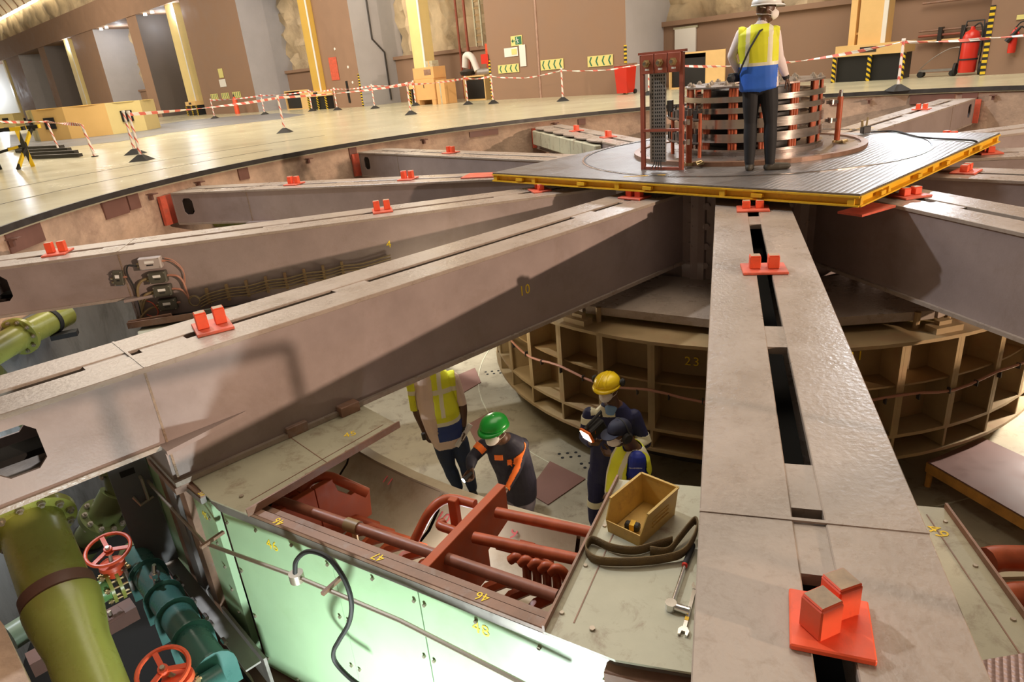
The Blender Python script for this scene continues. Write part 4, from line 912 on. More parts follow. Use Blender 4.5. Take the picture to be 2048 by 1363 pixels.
def valve(label, c, d):
    """wafer valve between two flanges on a stub of pipe"""
    v = empty('valve', label, 'valve', c); d = Vector(d).normalized(); s = d.cross(Vector((0, 0, 1)))
    MB().cyl(-d * .34, -d * .05, .085, .085, 22).build('pipe_stub', M['green_pipe'], v, True)
    for q in (-.06, .0, .06): MB().cyl(d * (q - .012), d * (q + .012), .125, .125, 22).build('flange', M['pipe'] if q < .05 else M['perf'], v, True)
    MB().cyl(d * .06, d * .22, .085, .085, 22).build('pipe_stub', M['teal'], v, True)
    for i in range(6):
        t_ = rad(60 * i + 20); p = (s * math.cos(t_) + Vector((0, 0, 1)) * math.sin(t_)) * .105; b = MB(); b.cyl(p - d * .11, p + d * .11, .009, .009, 8); b.cyl(p - d * .10, p - d * .08, .019, .019, 6); b.cyl(p + d * .08, p + d * .10, .019, .019, 6); b.build('stud_bolt', M['brass'], v)
    MB().cyl((0, 0, .08), (0, 0, .17), .05, .045, 16).build('valve_neck', M['orange'], v, True)
    MB().lathe([(.0, .20), (.085, .19), (.09, .16), (.05, .15)], 18).build('valve_bonnet', M['orange'], v, True)
    return v
M['green_pipe'] = mat('mid_green_pipe', (.16, .36, .12), .35, 0, .1, 4)
v1 = at(238, 1165, -1.85); valve('valve with red bonnet and studded flanges below the upper red handwheel', v1, -ms)
handwheel('red_handwheel', 'upper red handwheel beside the teal manifold', at(216, 1098, -1.55), (.15, -.25, 1), .148, v1 + Vector((0, 0, .18)))
v2 = at(372, 1400, -1.75); valve('valve with red bonnet below the lower red handwheel at the photo bottom', v2, -ms)
handwheel('red_handwheel', 'lower red handwheel at the bottom edge of the photo', at(326, 1338, -1.5), (.15, -.25, 1), .135, v2 + Vector((0, 0, .18)))
# brown support beam under the valves and grating
bm_ = MB(); bm_.beam(at(60, 1330, -2.2), at(270, 1215, -2.2), .16, .12); tag(bm_.build('support_beam', M['brownplate']), 'brown support beam under the valves beside the green pipe', 'beam')
bs = empty('bolted_foot', 'small brown bolted foot plate on the support beam by the valve', 'foot plate', at(222, 1232, -2.1)); MB().box((0, 0, 0), (.16, .12, .03), (0, 0, .9)).build('foot_plate', M['brownplate'], bs, bevel=.004); MB().cyl((0, 0, .01), (0, 0, .05), .016, .016, 6).build('foot_bolt', M['bolt'], bs)
tag(MB().tube([at(20, 1275, -2.1), at(75, 1240, -2.1)], .1, 18).build('teal_pipe', M['pale_pipe'], None, True), 'pale green pipe stub behind the large olive pipe at bottom left', 'pipe')
# concrete ledge at the bottom left corner
L_ = [at(x, y, -1.0) for x, y in ((-60, 1160), (8, 1250), (70, 1390), (-60, 1420))]
struct('trim_4', MB().prism([(p.x, p.y) for p in L_], -3.4, -1.0), M['concrete'])
# ------------------------------------------------------------------ junction boxes, cables and tray on the girder marked 4
A4 = rad(ARM_A[2]); R4 = Vector((math.cos(A4), math.sin(A4), 0)); N4 = Vector((-math.sin(A4), math.cos(A4), 0))
def s4(r_, z_, o_=.338): return CXY + R4 * r_ + N4 * o_ + Vector((0, 0, z_))
def jbox(label, r_, z_, wd, hh, dp, m, tilt=0, scale=1):
    t = empty('junction_box', label, 'junction box', s4(r_, z_), A4 + PI)          # local x runs toward the hub, -y away from the web
    b = MB().box((0, -dp / 2, 0), (wd, dp, hh), (0, tilt, 0)); b.build('box_body', M[m], t, bevel=.008)
    b = MB().box((0, -dp - .006, 0), (wd * .96, .014, hh * .94), (0, tilt, 0)); lid = b.build('box_lid', M[m], t, bevel=.006)
    MB().box((-.0, -dp - .0145, hh * .14), (wd * .42, .002, hh * .22), (0, tilt, 0)).build('label_plate', M['white'], lid)
    MB().box((0, -dp - .0145, -hh * .12), (wd * .3, .002, hh * .1), (0, tilt, 0)).build('rating_mark', M['black'], lid)
    for sx in (-1, 1):
        for sz in (-1, 1): MB().cyl((sx * wd * .42, -dp - .012, sz * hh * .38), (sx * wd * .42, -dp - .018, sz * hh * .38), .006, .006, 8).build('lid_screw', M['bolt'], lid)
    for sz in (-.6, .0): MB().cyl((-wd / 2 - .03, -dp / 2, sz * hh * .4), (-wd / 2, -dp / 2, sz * hh * .4), .013, .013, 8).build('cable_gland', M['brass'], t, True)
    MB().cyl((wd / 2, -dp / 2, 0), (wd / 2 + .035, -dp / 2, 0), .012, .012, 8).build('cable_gland', M['hosered'], t, True)
    return t
M['boxgrey'] = mat('grey_box_paint', (.42, .36, .33), .45, 0, .06, 5); M['boxdark'] = mat('dark_green_box', (.075, .07, .05), .4, 0, .1, 6)
jbox('small dark junction box with a clear lid left of the stacked junction boxes', 7.87, -.285, .10, .17, .06, 'boxdark', .12)
jbox('pale grey junction box, topmost of the stack on the girder marked 4', 7.50, -.16, .23, .13, .10, 'boxgrey', .03)
jbox('dark green junction box just below the pale grey one', 7.47, -.33, .19, .13, .09, 'boxdark', .03)
jbox('dark green junction box third from the top of the stack', 7.46, -.49, .19, .13, .09, 'boxdark', .03)
jbox('dark green junction box at the bottom of the stack above the tray', 7.45, -.655, .19, .13, .09, 'boxdark', .03)
def c4(name, label, pts, r=.009, m='khaki', cat='cable', grp=None):
    return tag(MB().tube(spline([s4(a, z_, .338 + o_) for a, z_, o_ in pts], 5), r, 7).build(name, M[m], None, True), label, cat, grp)
M['cable_k'] = mat('dusty_cable', (.25, .18, .085), .6, 0, .2, 20)
for z_, r_, q_ in ((-.33, .015, 'topmost'), (-.49, .015, 'middle'), (-.53, .013, 'lower')):
    c4('box_cable', q_ + ' of three thick dusty cables bending down from the dark junction boxes', [(7.58, z_, .05), (7.66, z_ - .03, .06), (7.72, z_ - .13, .05), (7.74, -.70, .04), (7.78, -.83, .04)], r_, 'cable_k', grp='cables from the dark junction boxes')
c4('box_cable', 'black cable from the pale grey junction box bending down at left', [(7.65, -.18, .05), (7.73, -.16, .05), (7.77, -.25, .04), (7.74, -.45, .04), (7.76, -.80, .05)], .009, 'rubber')
for dz in (0, .025): c4('box_cable', ('outer' if dz == 0 else 'inner') + ' of two thin cables leaving the right side of the pale grey junction box', [(7.35, -.13 - dz, .05), (7.27, -.17 - dz, .05), (7.20, -.30 - dz, .04), (7.23, -.5, .04), (7.22, -.62, .05)], .006, 'hosered', grp='thin cables right of the boxes')
for z_ in (-.33, -.49): c4('box_cable', 'pinkish ribbed cable leaving the right side of the %s dark junction box' % ('upper' if z_ > -.4 else 'middle'), [(7.34, z_, .05), (7.27, z_ - .02, .06), (7.23, z_ - .1, .05), (7.22, -.63, .05)], .012, 'hosered', grp='pink cables right of the boxes')
c4('box_cable', 'orange wire loop hanging by the lowest junction box', [(7.66, -.58, .05), (7.60, -.62, .06), (7.57, -.72, .06), (7.62, -.78, .06), (7.70, -.74, .05)], .007, 'orange_plate')
c4('box_cable', 'pale cable from the lowest junction box running left', [(7.56, -.66, .05), (7.66, -.68, .06), (7.76, -.76, .06), (7.80, -.85, .05)], .012, 'cable_k')
co = MB()
co.tube([s4(7.17 + .06 * math.cos(2 * PI * i / 24), -.66 + .06 * math.sin(2 * PI * i / 24), .39) for i in range(24)], .006, 6, closed=True); co.tube([s4(7.165 + .052 * math.cos(2 * PI * i / 24), -.665 + .055 * math.sin(2 * PI * i / 24), .402) for i in range(24)], .006, 6, closed=True)
tag(co.build('cable_coil', M['cable_k'], None, True), 'small coil of thin cable hanging right of the junction boxes', 'cable')
for k, z_ in enumerate((-.60, -.635, -.665, -.70)):
    c4('side_cable', ('topmost', 'second from the top', 'third from the top', 'lowest')[k] + ' of the dusty cables along the side of the girder marked 4', [(7.12, z_ - .05, .05)] + [(7.0 - .22 * i, z_ + .008 * (1 if i % 2 else -1) + .012 * i, .045) for i in range(9)] + [(4.9, z_ + .14, .045)], .0085, 'cable_k', grp='cables along the girder side')
for i in range(8):
    p = s4(7.02 - .22 * i, -.64 + .012 * i, .355); tag(MB().box(p, (.03, .06, .19), (0, 0, A4)).build('cable_bracket', M['khaki']), ('first', 'second', 'third', 'fourth', 'fifth', 'sixth', 'seventh', 'eighth')[i] + ' cable bracket right of the junction boxes on the girder side', 'bracket', 'cable brackets on the girder side')
ty = empty('cable_tray', 'dark cable tray shelf below the junction boxes', 'tray', (0, 0, 0))
b = MB(); b.beam(s4(7.85, -.80, .47), s4(6.3, -.80, .47), .30, .012); b.build('tray_bottom', M['rubber'], ty)
b = MB(); b.beam(s4(7.85, -.77, .62), s4(6.3, -.77, .62), .012, .07); b.build('tray_side', M['rail'], ty)
b = MB(); b.beam(s4(7.85, -.755, .56), s4(7.4, -.74, .56), .05, .04); b.build('cable_trunking', M['rail'], ty)
b = MB(); b.box(s4(7.0, -.76, .66), (.2, .03, .11), (0, 0, A4)); b.build('tray_hanger', M['boxdark'], ty)
# ------------------------------------------------------------------ things in the hall
M['tape_post'] = striped('post_stripe', (.82, .76, .70), (.72, .14, .10), 4, (1.6, 1.6, 1), .5, .72)
M['haz'] = striped('hazard_stripe', (.75, .52, .02), (.015, .015, .015), 7, (.6, .6, 1))
M['yb'] = striped('yellow_black_bar', (.80, .55, .02), (.015, .015, .015), 3.0, (.6, .8, 0))
def stanchion(x, y, h=1.08, label=None):
    p = at(x, y, ZF); t = empty('stanchion', label, 'stanchion', p)
    s = 1
    MB().hull([(-.22, -.22, 0), (.22, -.22, 0), (.22, .22, 0), (-.22, .22, 0)], [(-.05, -.05, .14), (.05, -.05, .14), (.05, .05, .14), (-.05, .05, .14)]).build('base', M['rubber'], t)
    MB().cyl((0, 0, .12), (0, 0, h), .033, .03, 10).build('post', M['tape_post'], t, True)
    MB().cyl((0, 0, h), (0, 0, h + .05), .045, .04, 10).build('post_cap', M['white'], t, True)
    return p + Vector((0, 0, h - .03))
sl_ = [('nearest left stanchion with tape wound round it', 284, 321), ('stanchion just behind the nearest left one', 271, 308), ('stanchion standing alone on the beige floor left of centre', 570, 265), ('stanchion near the pit edge left of the stacked cartons', 822, 229),
 ('stanchion before the pier with the small signs', 430, 237), ('stanchion left of the lone front stanchion, by the dark grey floor', 530, 229), ('stanchion right of the yellow low cabinet', 625, 222), ('stanchion at the foot of the ochre column', 675, 220), ('stanchion before the blue grey pier side', 750, 217),
 ('stanchion behind the one left of the cartons', 832, 211), ('stanchion right of the stacked cartons', 936, 209), ('stanchion at the left end of the chevron wall', 987, 207), ('stanchion before the chevron signs on the brown wall', 1126, 202), ('stanchion half hidden by the terminal frame', 1298, 190), ('stanchion at right before the open recess', 1795, 181)]
tops = {}
for lb, x, y in sl_: tops[(x, y)] = stanchion(x, y, 1.08, 'red and white ' + lb)
def tape(a, b, label, sag=.06, wd=.07, tw=2.0, thin=False):
    n_ = max(10, int((b - a).length * 3)); d = (b - a).normalized(); V = []
    ax = (d.x, d.y, 0); m_ = striped('tape_stripe', (.84, .78, .72), (.74, .16, .12), 2.6 if not thin else 2.2, (d.x, d.y, .8), .5, .5 if not thin else .62); L = (b - a).length
    for i in range(n_ + 1):
        f = i / n_; p = a.lerp(b, f) - Vector((0, 0, sag * 4 * f * (1 - f))); ph = tw * 2 * PI * f; s = Vector((d.y, -d.x, 0)); u_ = Vector((0, 0, 1)) * math.cos(ph * .3) + s * math.sin(ph * .3)
        V += [p - u_ * wd / 2, p + u_ * wd / 2]
    o = MB().add(V, [(2 * i, 2 * i + 2, 2 * i + 3, 2 * i + 1) for i in range(n_)]).build('barrier_tape', m_)
    md_ = o.modifiers.new('thickness', 'SOLIDIFY'); md_.thickness = .012
    return tag(o, label, 'tape')
T = tops; K = [(284, 321), (570, 265), (822, 229), (936, 209), (987, 207)]
for (a, b), lb in zip(zip(K[:-1], K[1:]), ('from the nearest left post to the lone front post', 'from the lone front post to the cartons', 'crossing in front of the stacked cartons', 'from the cartons to the chevron wall')): tape(T[a], T[b], 'red and white barrier tape ' + lb)
K = [(430, 237), (530, 229), (625, 222), (675, 220), (750, 217), (832, 211)]
for i, (a, b) in enumerate(zip(K[:-1], K[1:])): tape(T[a], T[b], 'red and white barrier tape between far stanchions, span %s' % ('before the signs pier', 'before the low cabinet', 'before the ochre column', 'before the grey pier side', 'left of the pale column')[i], .05)
tape(T[(987, 207)], T[(1126, 202)], 'red and white chain hanging before the left chevron sign', .16, .05, 8, True)
tape(T[(1126, 202)], T[(1298, 190)], 'red and white chain hanging before the right chevron sign', .12, .05, 8, True)
tape(T[(1298, 190)], T[(1795, 181)], 'red and white tape sagging behind the slip rings to the right stanchion', .30, .07, 6)
tape(T[(1795, 181)], at(2120, 168, ZF) + Vector((0, 0, 1.0)), 'red and white tape running right past the red extinguishers', .05, .06, 4)
# near barrier frame at far left
for lb, x, y, h_ in (('left', 118, 300, .95), ('right', 190, 313, .85)):
    p = at(x, y, ZF); t = empty('barrier_post', 'red and white %s post of the short barrier by the round yellow cover' % lb, 'post', p)
    MB().cyl((0, 0, 0), (-.12, .05, h_), .035, .035, 10).build('post', M['tape_post'], t, True); MB().cyl((0, 0, 0), (0, 0, .02), .09, .09, 12).build('foot', M['rubber'], t); tops[lb] = p + Vector((-.12, .05, h_))
tape(tops['left'], tops['right'], 'red and white tape on the short barrier by the round yellow cover', 0, .09, 2)
tape(at(-40, 330, ZF) + Vector((0, 0, 1.3)), tops['left'], 'red and white tape running left from the short barrier', .05, .08, 3)
# yellow and black folding trestle and bundle of dark steel sections on the floor
tb = empty('trestle', 'yellow and black striped folding trestle at the left edge', 'trestle', at(28, 338, ZF))
for sx in (-.55, .30):
    b = MB(); b.beam((sx, -.3, 0), (sx + .3, .3, .95), .09, .06); b.build('leg', M['yb'], tb); b = MB(); b.beam((sx, .3, 0), (sx + .3, -.3, .95), .09, .06); b.build('leg', M['yb'], tb)
b = MB(); b.beam((-1.5, -.3, .95), (.8, -.3, .95), .10, .09); b.build('rail', M['yb'], tb); b = MB(); b.beam((-1.5, .3, .95), (.8, .3, .95), .10, .09); b.build('rail', M['yb'], tb)
b = MB(); b.beam((-1.2, 0, .25), (.45, 0, .55), .07, .06); b.build('brace', M['yb'], tb)
for i in range(7):
    p, q = at(20 + 8 * i, 300 + 3 * i, ZF), at(120 + 7 * i, 296 + 3 * i, ZF)
    b = MB(); b.beam(p + Vector((0, 0, .06 + .05 * (i % 2))), q + Vector((0, 0, .06 + .05 * (i % 2))), .14, .09); tag(b.build('steel_section', M['dark_steel']), 'long dark steel section in the bundle lying on the floor by the trestle', 'steel section', 'steel sections on the floor')
# round yellow generator covers
def round_cover(c, R_, h_, label, wins, a_from=180):
    t = empty('round_cover', label, 'cover', c, rad(22)); n_ = 10
    for i in range(n_):
        a0, a1 = rad(360 / n_ * i), rad(360 / n_ * (i + 1)); P = [(R_ * math.cos(a), R_ * math.sin(a)) for a in (a0, a1)] + [((R_ - .05) * math.cos(a), (R_ - .05) * math.sin(a)) for a in (a1, a0)]
        b = MB(); b.prism(P, 0, h_); pn = b.build('curved_panel', M['coverY'] if i not in (6, 7) else M['coverO'], t)
        if i in wins:
            am = (a0 + a1) / 2; b = MB(); b.box((math.cos(am) * R_ * .972, math.sin(am) * R_ * .972, .75), (.06, .55, .5), (0, 0, am)); b.build('opening', M['hole'], pn)
    MB().lathe([(R_ - .05, h_ - .03), (0, h_ - .03)], 24).build('cover_top', M['coverY'], t)
M['coverY'] = mat('cover_yellow_paint', (.74, .62, .28), .4, 0, .05, 1); M['coverO'] = mat('cover_orange_facets', (.74, .48, .17), .4, 0, .05, 1)  # some facets of each cover take a more orange colour
round_cover(at(200, 268, ZF), 2.8, 1.4, 'round pale yellow generator cover with dark openings on the hall floor', (5, 6, 8))
round_cover(at(-8, 258, ZF), 2.75, 1.4, 'second round yellow generator cover at the left edge, farther away', (5, 6, 8))
# columns in the recesses
def crane_column(t_, d_, label, m='cream', h=7.9, wd=.75, base=True, cabm='cab'):
    o = empty('service_column', label, 'column', wl(t_, d_, ZF), WA + PI)
    MB().b(-wd / 2, wd / 2, -.3, .3, .95, h).build('column_box', M[m], o)
    MB().b(-wd / 2 - .30, -wd / 2 - .12, -.2, .1, .95, h).build('guide_rail', M[m], o)
    MB().b(wd / 2 - .10, wd / 2 + .02, -.34, -.30, .95, h).build('cable_duct', M['white'], o)
    if base:
        MB().b(-.9, 1.0, -.55, .5, .72, 1.02).build('base_cabinet', M[cabm], o); MB().b(-.85, .95, -.45, .45, 0, .72).build('base_plinth', M['black'], o)
        for x in (-.9, .1, 1.0): MB().b(x - .05, x + .05, -.57, -.5, 0, .72).build('hazard_strip', M['haz'], o)
        MB().b(-.2, .25, -.56, -.55, .80, .95).build('cabinet_opening', M['dark_steel'], o)
    for z_ in (1.3, 2.3, 3.3, 4.3): MB().b(-wd / 2 - .12, -wd / 2, -.1, .0, z_, z_ + .06).build('rail_bracket', M[m], o)
    return o
crane_column(-8.2, .6, 'cream service column with yellow cabinet in the right recess', 'cab')
crane_column(12.8, .7, 'bright cream service column left of the stacked cartons', 'cream')
crane_column(21.6, .0, 'ochre service column before the brown pier at centre left', 'ochre')
crane_column(40.6, .4, 'pale lit service column left of the pier with small signs', 'cream', wd=1.5)
crane_column(67.6, .4, 'pale lit service column second from the left', 'cream', wd=1.6)
crane_column(96.2, .4, 'pale lit service column farthest left', 'cream')
lamp('column_lamp', 'POINT', wl(39.9, -.1, 7.4), (0, 0, 0), 150, (.9, .95, 1), .1); lamp('column_lamp', 'POINT', wl(67.3, -.1, 7.4), (0, 0, 0), 150, (.9, .95, 1), .1)
lamp('column_lamp', 'POINT', wl(13.2, -.6, 7.4), (0, 0, 0), 300, (1, .95, .8), .1)
lamp('column_lamp', 'POINT', wl(22.8, 1.2, 6.5), (0, 0, 0), 200, (.85, .92, 1), .1); lamp('column_lamp', 'POINT', wl(45.5, 1.4, 7.2), (0, 0, 0), 160, (.85, .92, 1), .1); lamp('column_lamp', 'POINT', wl(55.5, 1.4, 7.2), (0, 0, 0), 160, (.85, .92, 1), .1)
for t_, lb in ((40.1, 'at the head of the near pale column'), (44.5, 'right one of the pair beyond the near pale column'), (46, 'left one of the pair beyond the near pale column'), (55.5, 'right one of the pair in the middle left recess'), (57, 'left one of the pair in the middle left recess'), (67.5, 'at the head of the second pale column')):
    o = MB().cyl(wl(t_, .3, 7.82), wl(t_, .3, 7.98), .14, .12, 12).build('spot_lamp', M['cove']); tag(o, 'small bright lamp under the beam, ' + lb, 'lamp', 'lamps under the crane beam')
# open yellow cabinets along the wall
def cabinet(t_, d_, wd, h_, label, door=True):
    o = empty('cabinet', label, 'cabinet', wl(t_, d_, ZF), WA + PI)
    MB().b(-wd / 2, wd / 2, .1, .7, h_ - .06, h_).build('cabinet_top', M['cab'], o); MB().b(-wd / 2, wd / 2, .1, .7, 0, .06).build('cabinet_bottom', M['cab'], o)
    for s in (-1, 1): MB().b(s * wd / 2 - .03, s * wd / 2 + .03, .1, .7, 0, h_).build('cabinet_side', M['cab'], o)
    MB().b(-wd / 2, wd / 2, .66, .7, .05, h_).build('cabinet_back', M['hole'], o); MB().b(-wd / 2 + .05, wd / 2 - .05, .2, .6, .07, h_ - .2).build('cabinet_inside', M['black'], o)
    if door: MB().b(wd / 2, wd / 2 + wd * .5, .05, .1, 0, h_).build('cabinet_door', M['cab'], o)
    return o
cabinet(-1.75, .9, 1.5, 1.25, 'open yellow cabinet behind the slip rings right of the chevron wall')
cabinet(26.4, .6, 2.0, 1.15, 'low open yellow cabinet beside the pier with small signs')
cabinet(9.2, .4, 1.4, 1.1, 'open yellow cabinet right of the stacked cartons', False)
# stacked cartons
M['carton'] = mat('carton', (.66, .38, .15), .75, 0, .06, 3)
cpos = wl(10.9, -.75, ZF)
cr = empty('wooden_crate', 'large light brown crate on skids at the bottom of the carton stack', 'crate', cpos, WA + PI); MB().b(-.75, .75, -.4, .4, .22, 1.15).build('crate_body', M['carton'], cr, bevel=.01)
for x in (-.6, .6): MB().b(x - .13, x + .13, -.4, .4, 0, .22).build('skid', M['carton'], cr)
MB().b(-.03, .01, -.41, -.4, .75, .9).build('hand_slot', M['black'], cr)
c2 = empty('carton', 'brown carton lying on top of the large crate', 'carton', cpos + Vector((0, 0, 1.15)), WA + PI); MB().b(-.72, .78, -.38, .38, 0, .5).build('carton_body', M['carton'], c2, bevel=.01); MB().b(.1, .6, -.385, -.38, .15, .4).build('printed_panel', M['rail'], c2)
c3 = empty('carton', 'small pale carton on top of the stack', 'carton', cpos + Vector((0, 0, 1.65)) - WU * .3, WA + PI); MB().b(-.25, .25, -.2, .2, 0, .26).build('carton_body', M['lid'], c3, bevel=.01); MB().b(-.04, .04, -.205, .205, 0, .262).build('carton_tape', M['carton'], c3)
c4_ = empty('carton', 'tall brown carton standing right of the large crate', 'carton', cpos - WU * 1.1, WA + PI); MB().b(-.3, .3, -.35, .35, 0, 1.05).build('carton_body', M['carton'], c4_, bevel=.01); MB().b(-.04, .04, -.355, .355, 0, 1.052).build('carton_tape', M['lid'], c4_)
# machine with white pipe elbow behind, red cylinders, ducts
pm = empty('pump_unit', 'pale pump unit with white curved pipe elbow behind the cartons', 'pump', wl(9.0, 1.2, ZF), WA + PI)
MB().b(-.8, .5, -.4, .4, 0, 1.05).build('pump_base', M['lid'], pm); MB().cyl((-.5, 0, 1.2), (.9, 0, 1.2), .18, .18, 20).build('pump_motor', M['perf'], pm, True)
MB().tube(spline([(-.6, 0, 1.3), (-.9, 0, 1.9), (-1.3, 0, 2.0), (-1.45, 0, 1.5)], 6), .16, 14).build('white_elbow', M['white'], pm, True)
MB().lathe([(0, 0), (.35, .05), (.4, .2), (.2, .3), (0, .3)], 20, (-1.3, 0, 1.1)).build('pump_wheel', M['dark_steel'], pm, True)
for i, x in enumerate((8.95, 9.4)):
    o = empty('red_cylinder', 'tall orange red cylinder, the %s of the pair above the pump' % ('right one', 'left one')[i], 'cylinder', wl(x, 1.9, ZF + 1.15)); MB().cyl((0, 0, 0), (0, 0, 1.3), .19, .19, 16).build('cylinder_body', M['orange'], o, True); MB().cyl((0, 0, 1.3), (0, 0, 1.42), .09, .08, 12).build('cylinder_cap', M['rail'], o, True)
    MB().cyl((0, 0, 1.4), (0, 0, 3.0), .03, .03, 8).build('riser_pipe', M['rail'], o, True)
    MB().cyl((0, 0, -1.15), (0, 0, 0), .06, .06, 8).build('stand_pipe', M['rail'], o, True)
for i, (x, r_, m_) in enumerate(((11.4, .07, 'red_frame'), (12.0, .06, 'red_frame'))):
    tag(MB().cyl(wl(x, 2.4, ZF), wl(x, 2.4, 8), r_, r_, 10).build('riser_pipe', M[m_], None, True), ('red brown riser pipe right beside the ladder', 'red brown riser pipe nearer the pale column')[i], 'pipe')
ld = empty('cage_ladder', 'pale cable ladder rising up the rock wall behind the cartons', 'ladder', wl(10.4, 2.3, 0), WA + PI)
for x in (-.22, .22): MB().b(x - .04, x + .04, -.04, .04, 2.6, 8).build('ladder_side', M['lid'], ld)
for q in range(18): MB().b(-.2, .2, -.02, .02, 2.75 + .3 * q, 2.83 + .3 * q).build('rung', M['khaki'], ld)
# pipes along the right recess, tray and bottles
for i, (z_, r_, m_) in enumerate(((1.28, .035, 'red_frame'), (1.42, .03, 'rail'), (2.2, .03, 'rail'), (1.12, .04, 'cab'))):
    tag(MB().cyl(wl(-11, 2.45, z_), wl(-8.9, 2.45, z_), r_, r_, 8).build('wall_pipe', M[m_], None, True), ('red brown pipe along the wall of the right recess', 'dark brown pipe just above the red brown one', 'upper brown pipe of the right recess', 'yellow pipe lowest on the wall of the right recess')[i], 'pipe')
for t_ in (-10.7, -10.1, -9.5): tag(WB().wbox(t_ - .05, t_ + .05, 2.3, 2.6, 1.05, 1.5).build('pipe_clamp', M['dark_steel']), {-10.7: 'clamp nearest the wheeled extinguisher on the pipes of the right recess', -10.1: 'middle clamp on the pipes of the right recess', -9.5: 'clamp nearest the cream column on the pipes of the right recess'}[t_], 'clamp', 'pipe clamps in the right recess')
ex = empty('wheeled_extinguisher', 'large red wheeled fire extinguisher in the right recess by the striped corner', 'extinguisher', wl(-10.75, .35, ZF), WA + PI)
MB().lathe([(0, .08), (.2, .08), (.21, .15), (.21, .98), (.16, 1.1), (.06, 1.16), (.05, 1.24), (0, 1.24)], 24).build('cylinder_body', M['red'], ex, True)
for z_ in (.4, .85): MB().ring(.21, .225, z_, z_ + .04, 24).build('strap', M['rubber'], ex, True)
for s in (-1, 1):
    MB().cyl((s * .27, .05, .17), (s * .33, .05, .17), .17, .17, 18).build('wheel', M['rubber'], ex, True); MB().tube(spline([(s * .25, .05, .17), (s * .25, .12, .9), (s * .2, .2, 1.38)], 5), .016, 8).build('frame_tube', M['black'], ex, True)
MB().cyl((-.2, .2, 1.38), (.2, .2, 1.38), .018, .018, 8).build('handle_bar', M['black'], ex, True)
MB().tube(spline([(0, 0, 1.22), (.18, -.1, 1.3), (.26, -.1, 1.0), (.24, -.12, .5)], 6), .02, 8).build('hose', M['rubber'], ex, True)
e2 = empty('fire_extinguisher', 'small red fire extinguisher with black horn hanging on the pier at right', 'extinguisher', wl(-11.78, -.14, ZF + .52), WA + PI)
MB().lathe([(0, 0), (.085, 0), (.09, .03), (.09, .42), (.05, .52), (.03, .56), (0, .56)], 20).build('cylinder_body', M['red'], e2, True)
MB().tube([(.02, -.06, .60), (.12, -.12, .45), (-.02, -.1, .35)][:2], [.02, .02], 8).build('valve_head', M['red'], e2, True)
MB().tube([(.14, -.1, .62), (-.12, -.12, .28)], [.025, .07], 12).build('horn', M['black'], e2, True); MB().tube(spline([(.0, -.03, .58), (.12, -.06, .72), (.26, -.06, .7), (.27, -.06, .55), (.14, -.1, .62)], 6), .017, 8).build('hose', M['rubber'], e2, True)
MB().b(-.05, .05, .05, .14, .25, .35).build('wall_bracket', M['dark_steel'], e2)
tr_ = empty('hand_trolley', 'low silver hand trolley with a wire loop on the floor of the right recess', 'trolley', wl(-9.95, .5, ZF), WA + PI)
MB().b(-.4, .5, -.12, .12, .14, .2).build('trolley_bed', M['perf'], tr_)
for x in (-.35, .45): MB().cyl((x, -.14, .08), (x, .14, .08), .08, .08, 14).build('wheel', M['rubber'], tr_, True)
MB().tube(spline([(.45, 0, .18), (.68, 0, .42), (.6, 0, .7), (.3, 0, .72), (-.1, 0, .5), (-.4, 0, .22)], 6), .012, 6).build('wire_loop', M['perf'], tr_, True)
# hazard striped corner strips on the piers
for t_, lb in ((.28, 'right corner of the chevron wall'), (-11.2, 'corner by the wheeled extinguisher'), (-12.9, 'far right of the extinguisher pier'), (7.55, 'left corner of the chevron wall'), (17.75, 'right corner of the brown centre pier')):
    tag(WB().wbox(t_ - .06, t_ + .06, -.02, 0, ZF, 1.9).build('hazard_strip', M['haz']), 'yellow and black hazard strip on the ' + lb, 'hazard strip')
# signs
M['signgreen'] = mat('sign_green', (.02, .16, .08), .5); M['glow'] = mat('sign_pale_yellow', (.72, .66, .24), .5)
def chev_sign(t0, t1, z0, z1, label, d_=-.02):
    o = empty('chevron_sign', label, 'sign', wl((t0 + t1) / 2, d_, (z0 + z1) / 2), WA + PI); wd, hh = abs(t1 - t0), z1 - z0
    MB().b(-wd / 2, wd / 2, -.015, 0, -hh / 2, hh / 2).build('sign_board', M['glow'], o); n_ = 4
    for i in range(n_):
        x = wd / 2 - (i + .5) * wd / n_; w_ = wd / n_ * .42; b = MB()      # arrow heads point along +t (to the left as seen)
        for s in (-1, 1): b.hull([(x - w_ * .55, -.021, 0), (x - w_ * .05, -.021, 0), (x + w_ * .6, -.021, s * hh * .42), (x + w_ * .1, -.021, s * hh * .42)][::s], [(x - w_ * .55, -.016, 0), (x - w_ * .05, -.016, 0), (x + w_ * .6, -.016, s * hh * .42), (x + w_ * .1, -.016, s * hh * .42)][::s])
        b.build('chevron', M['signgreen'], o)
chev_sign(7.0, 5.75, 1.29, 1.63, 'left of the three pale yellow signs with green chevrons on the brown wall')
chev_sign(4.5, 3.28, 1.27, 1.66, 'middle of the three pale yellow signs with green chevrons on the brown wall')
chev_sign(2.05, .84, 1.24, 1.63, 'right of the three pale yellow signs with green chevrons on the brown wall')
for i, t_ in enumerate((32.5, 34.3, 36.1)): chev_sign(t_ + .75, t_ - .45, 1.2, 1.6, 'small far chevron sign on the left pier, %s of three' % ('right', 'middle', 'left')[i])
def flat_sign(t0, t1, z0, z1, m_, label, name='sign', d_=-.02, cat='sign'):
    o = empty(name, label, cat, wl((t0 + t1) / 2, d_, (z0 + z1) / 2), WA + PI); wd, hh = abs(t1 - t0), z1 - z0; MB().b(-wd / 2, wd / 2, -.012, 0, -hh / 2, hh / 2).build('sign_board', M[m_], o); return o, wd, hh
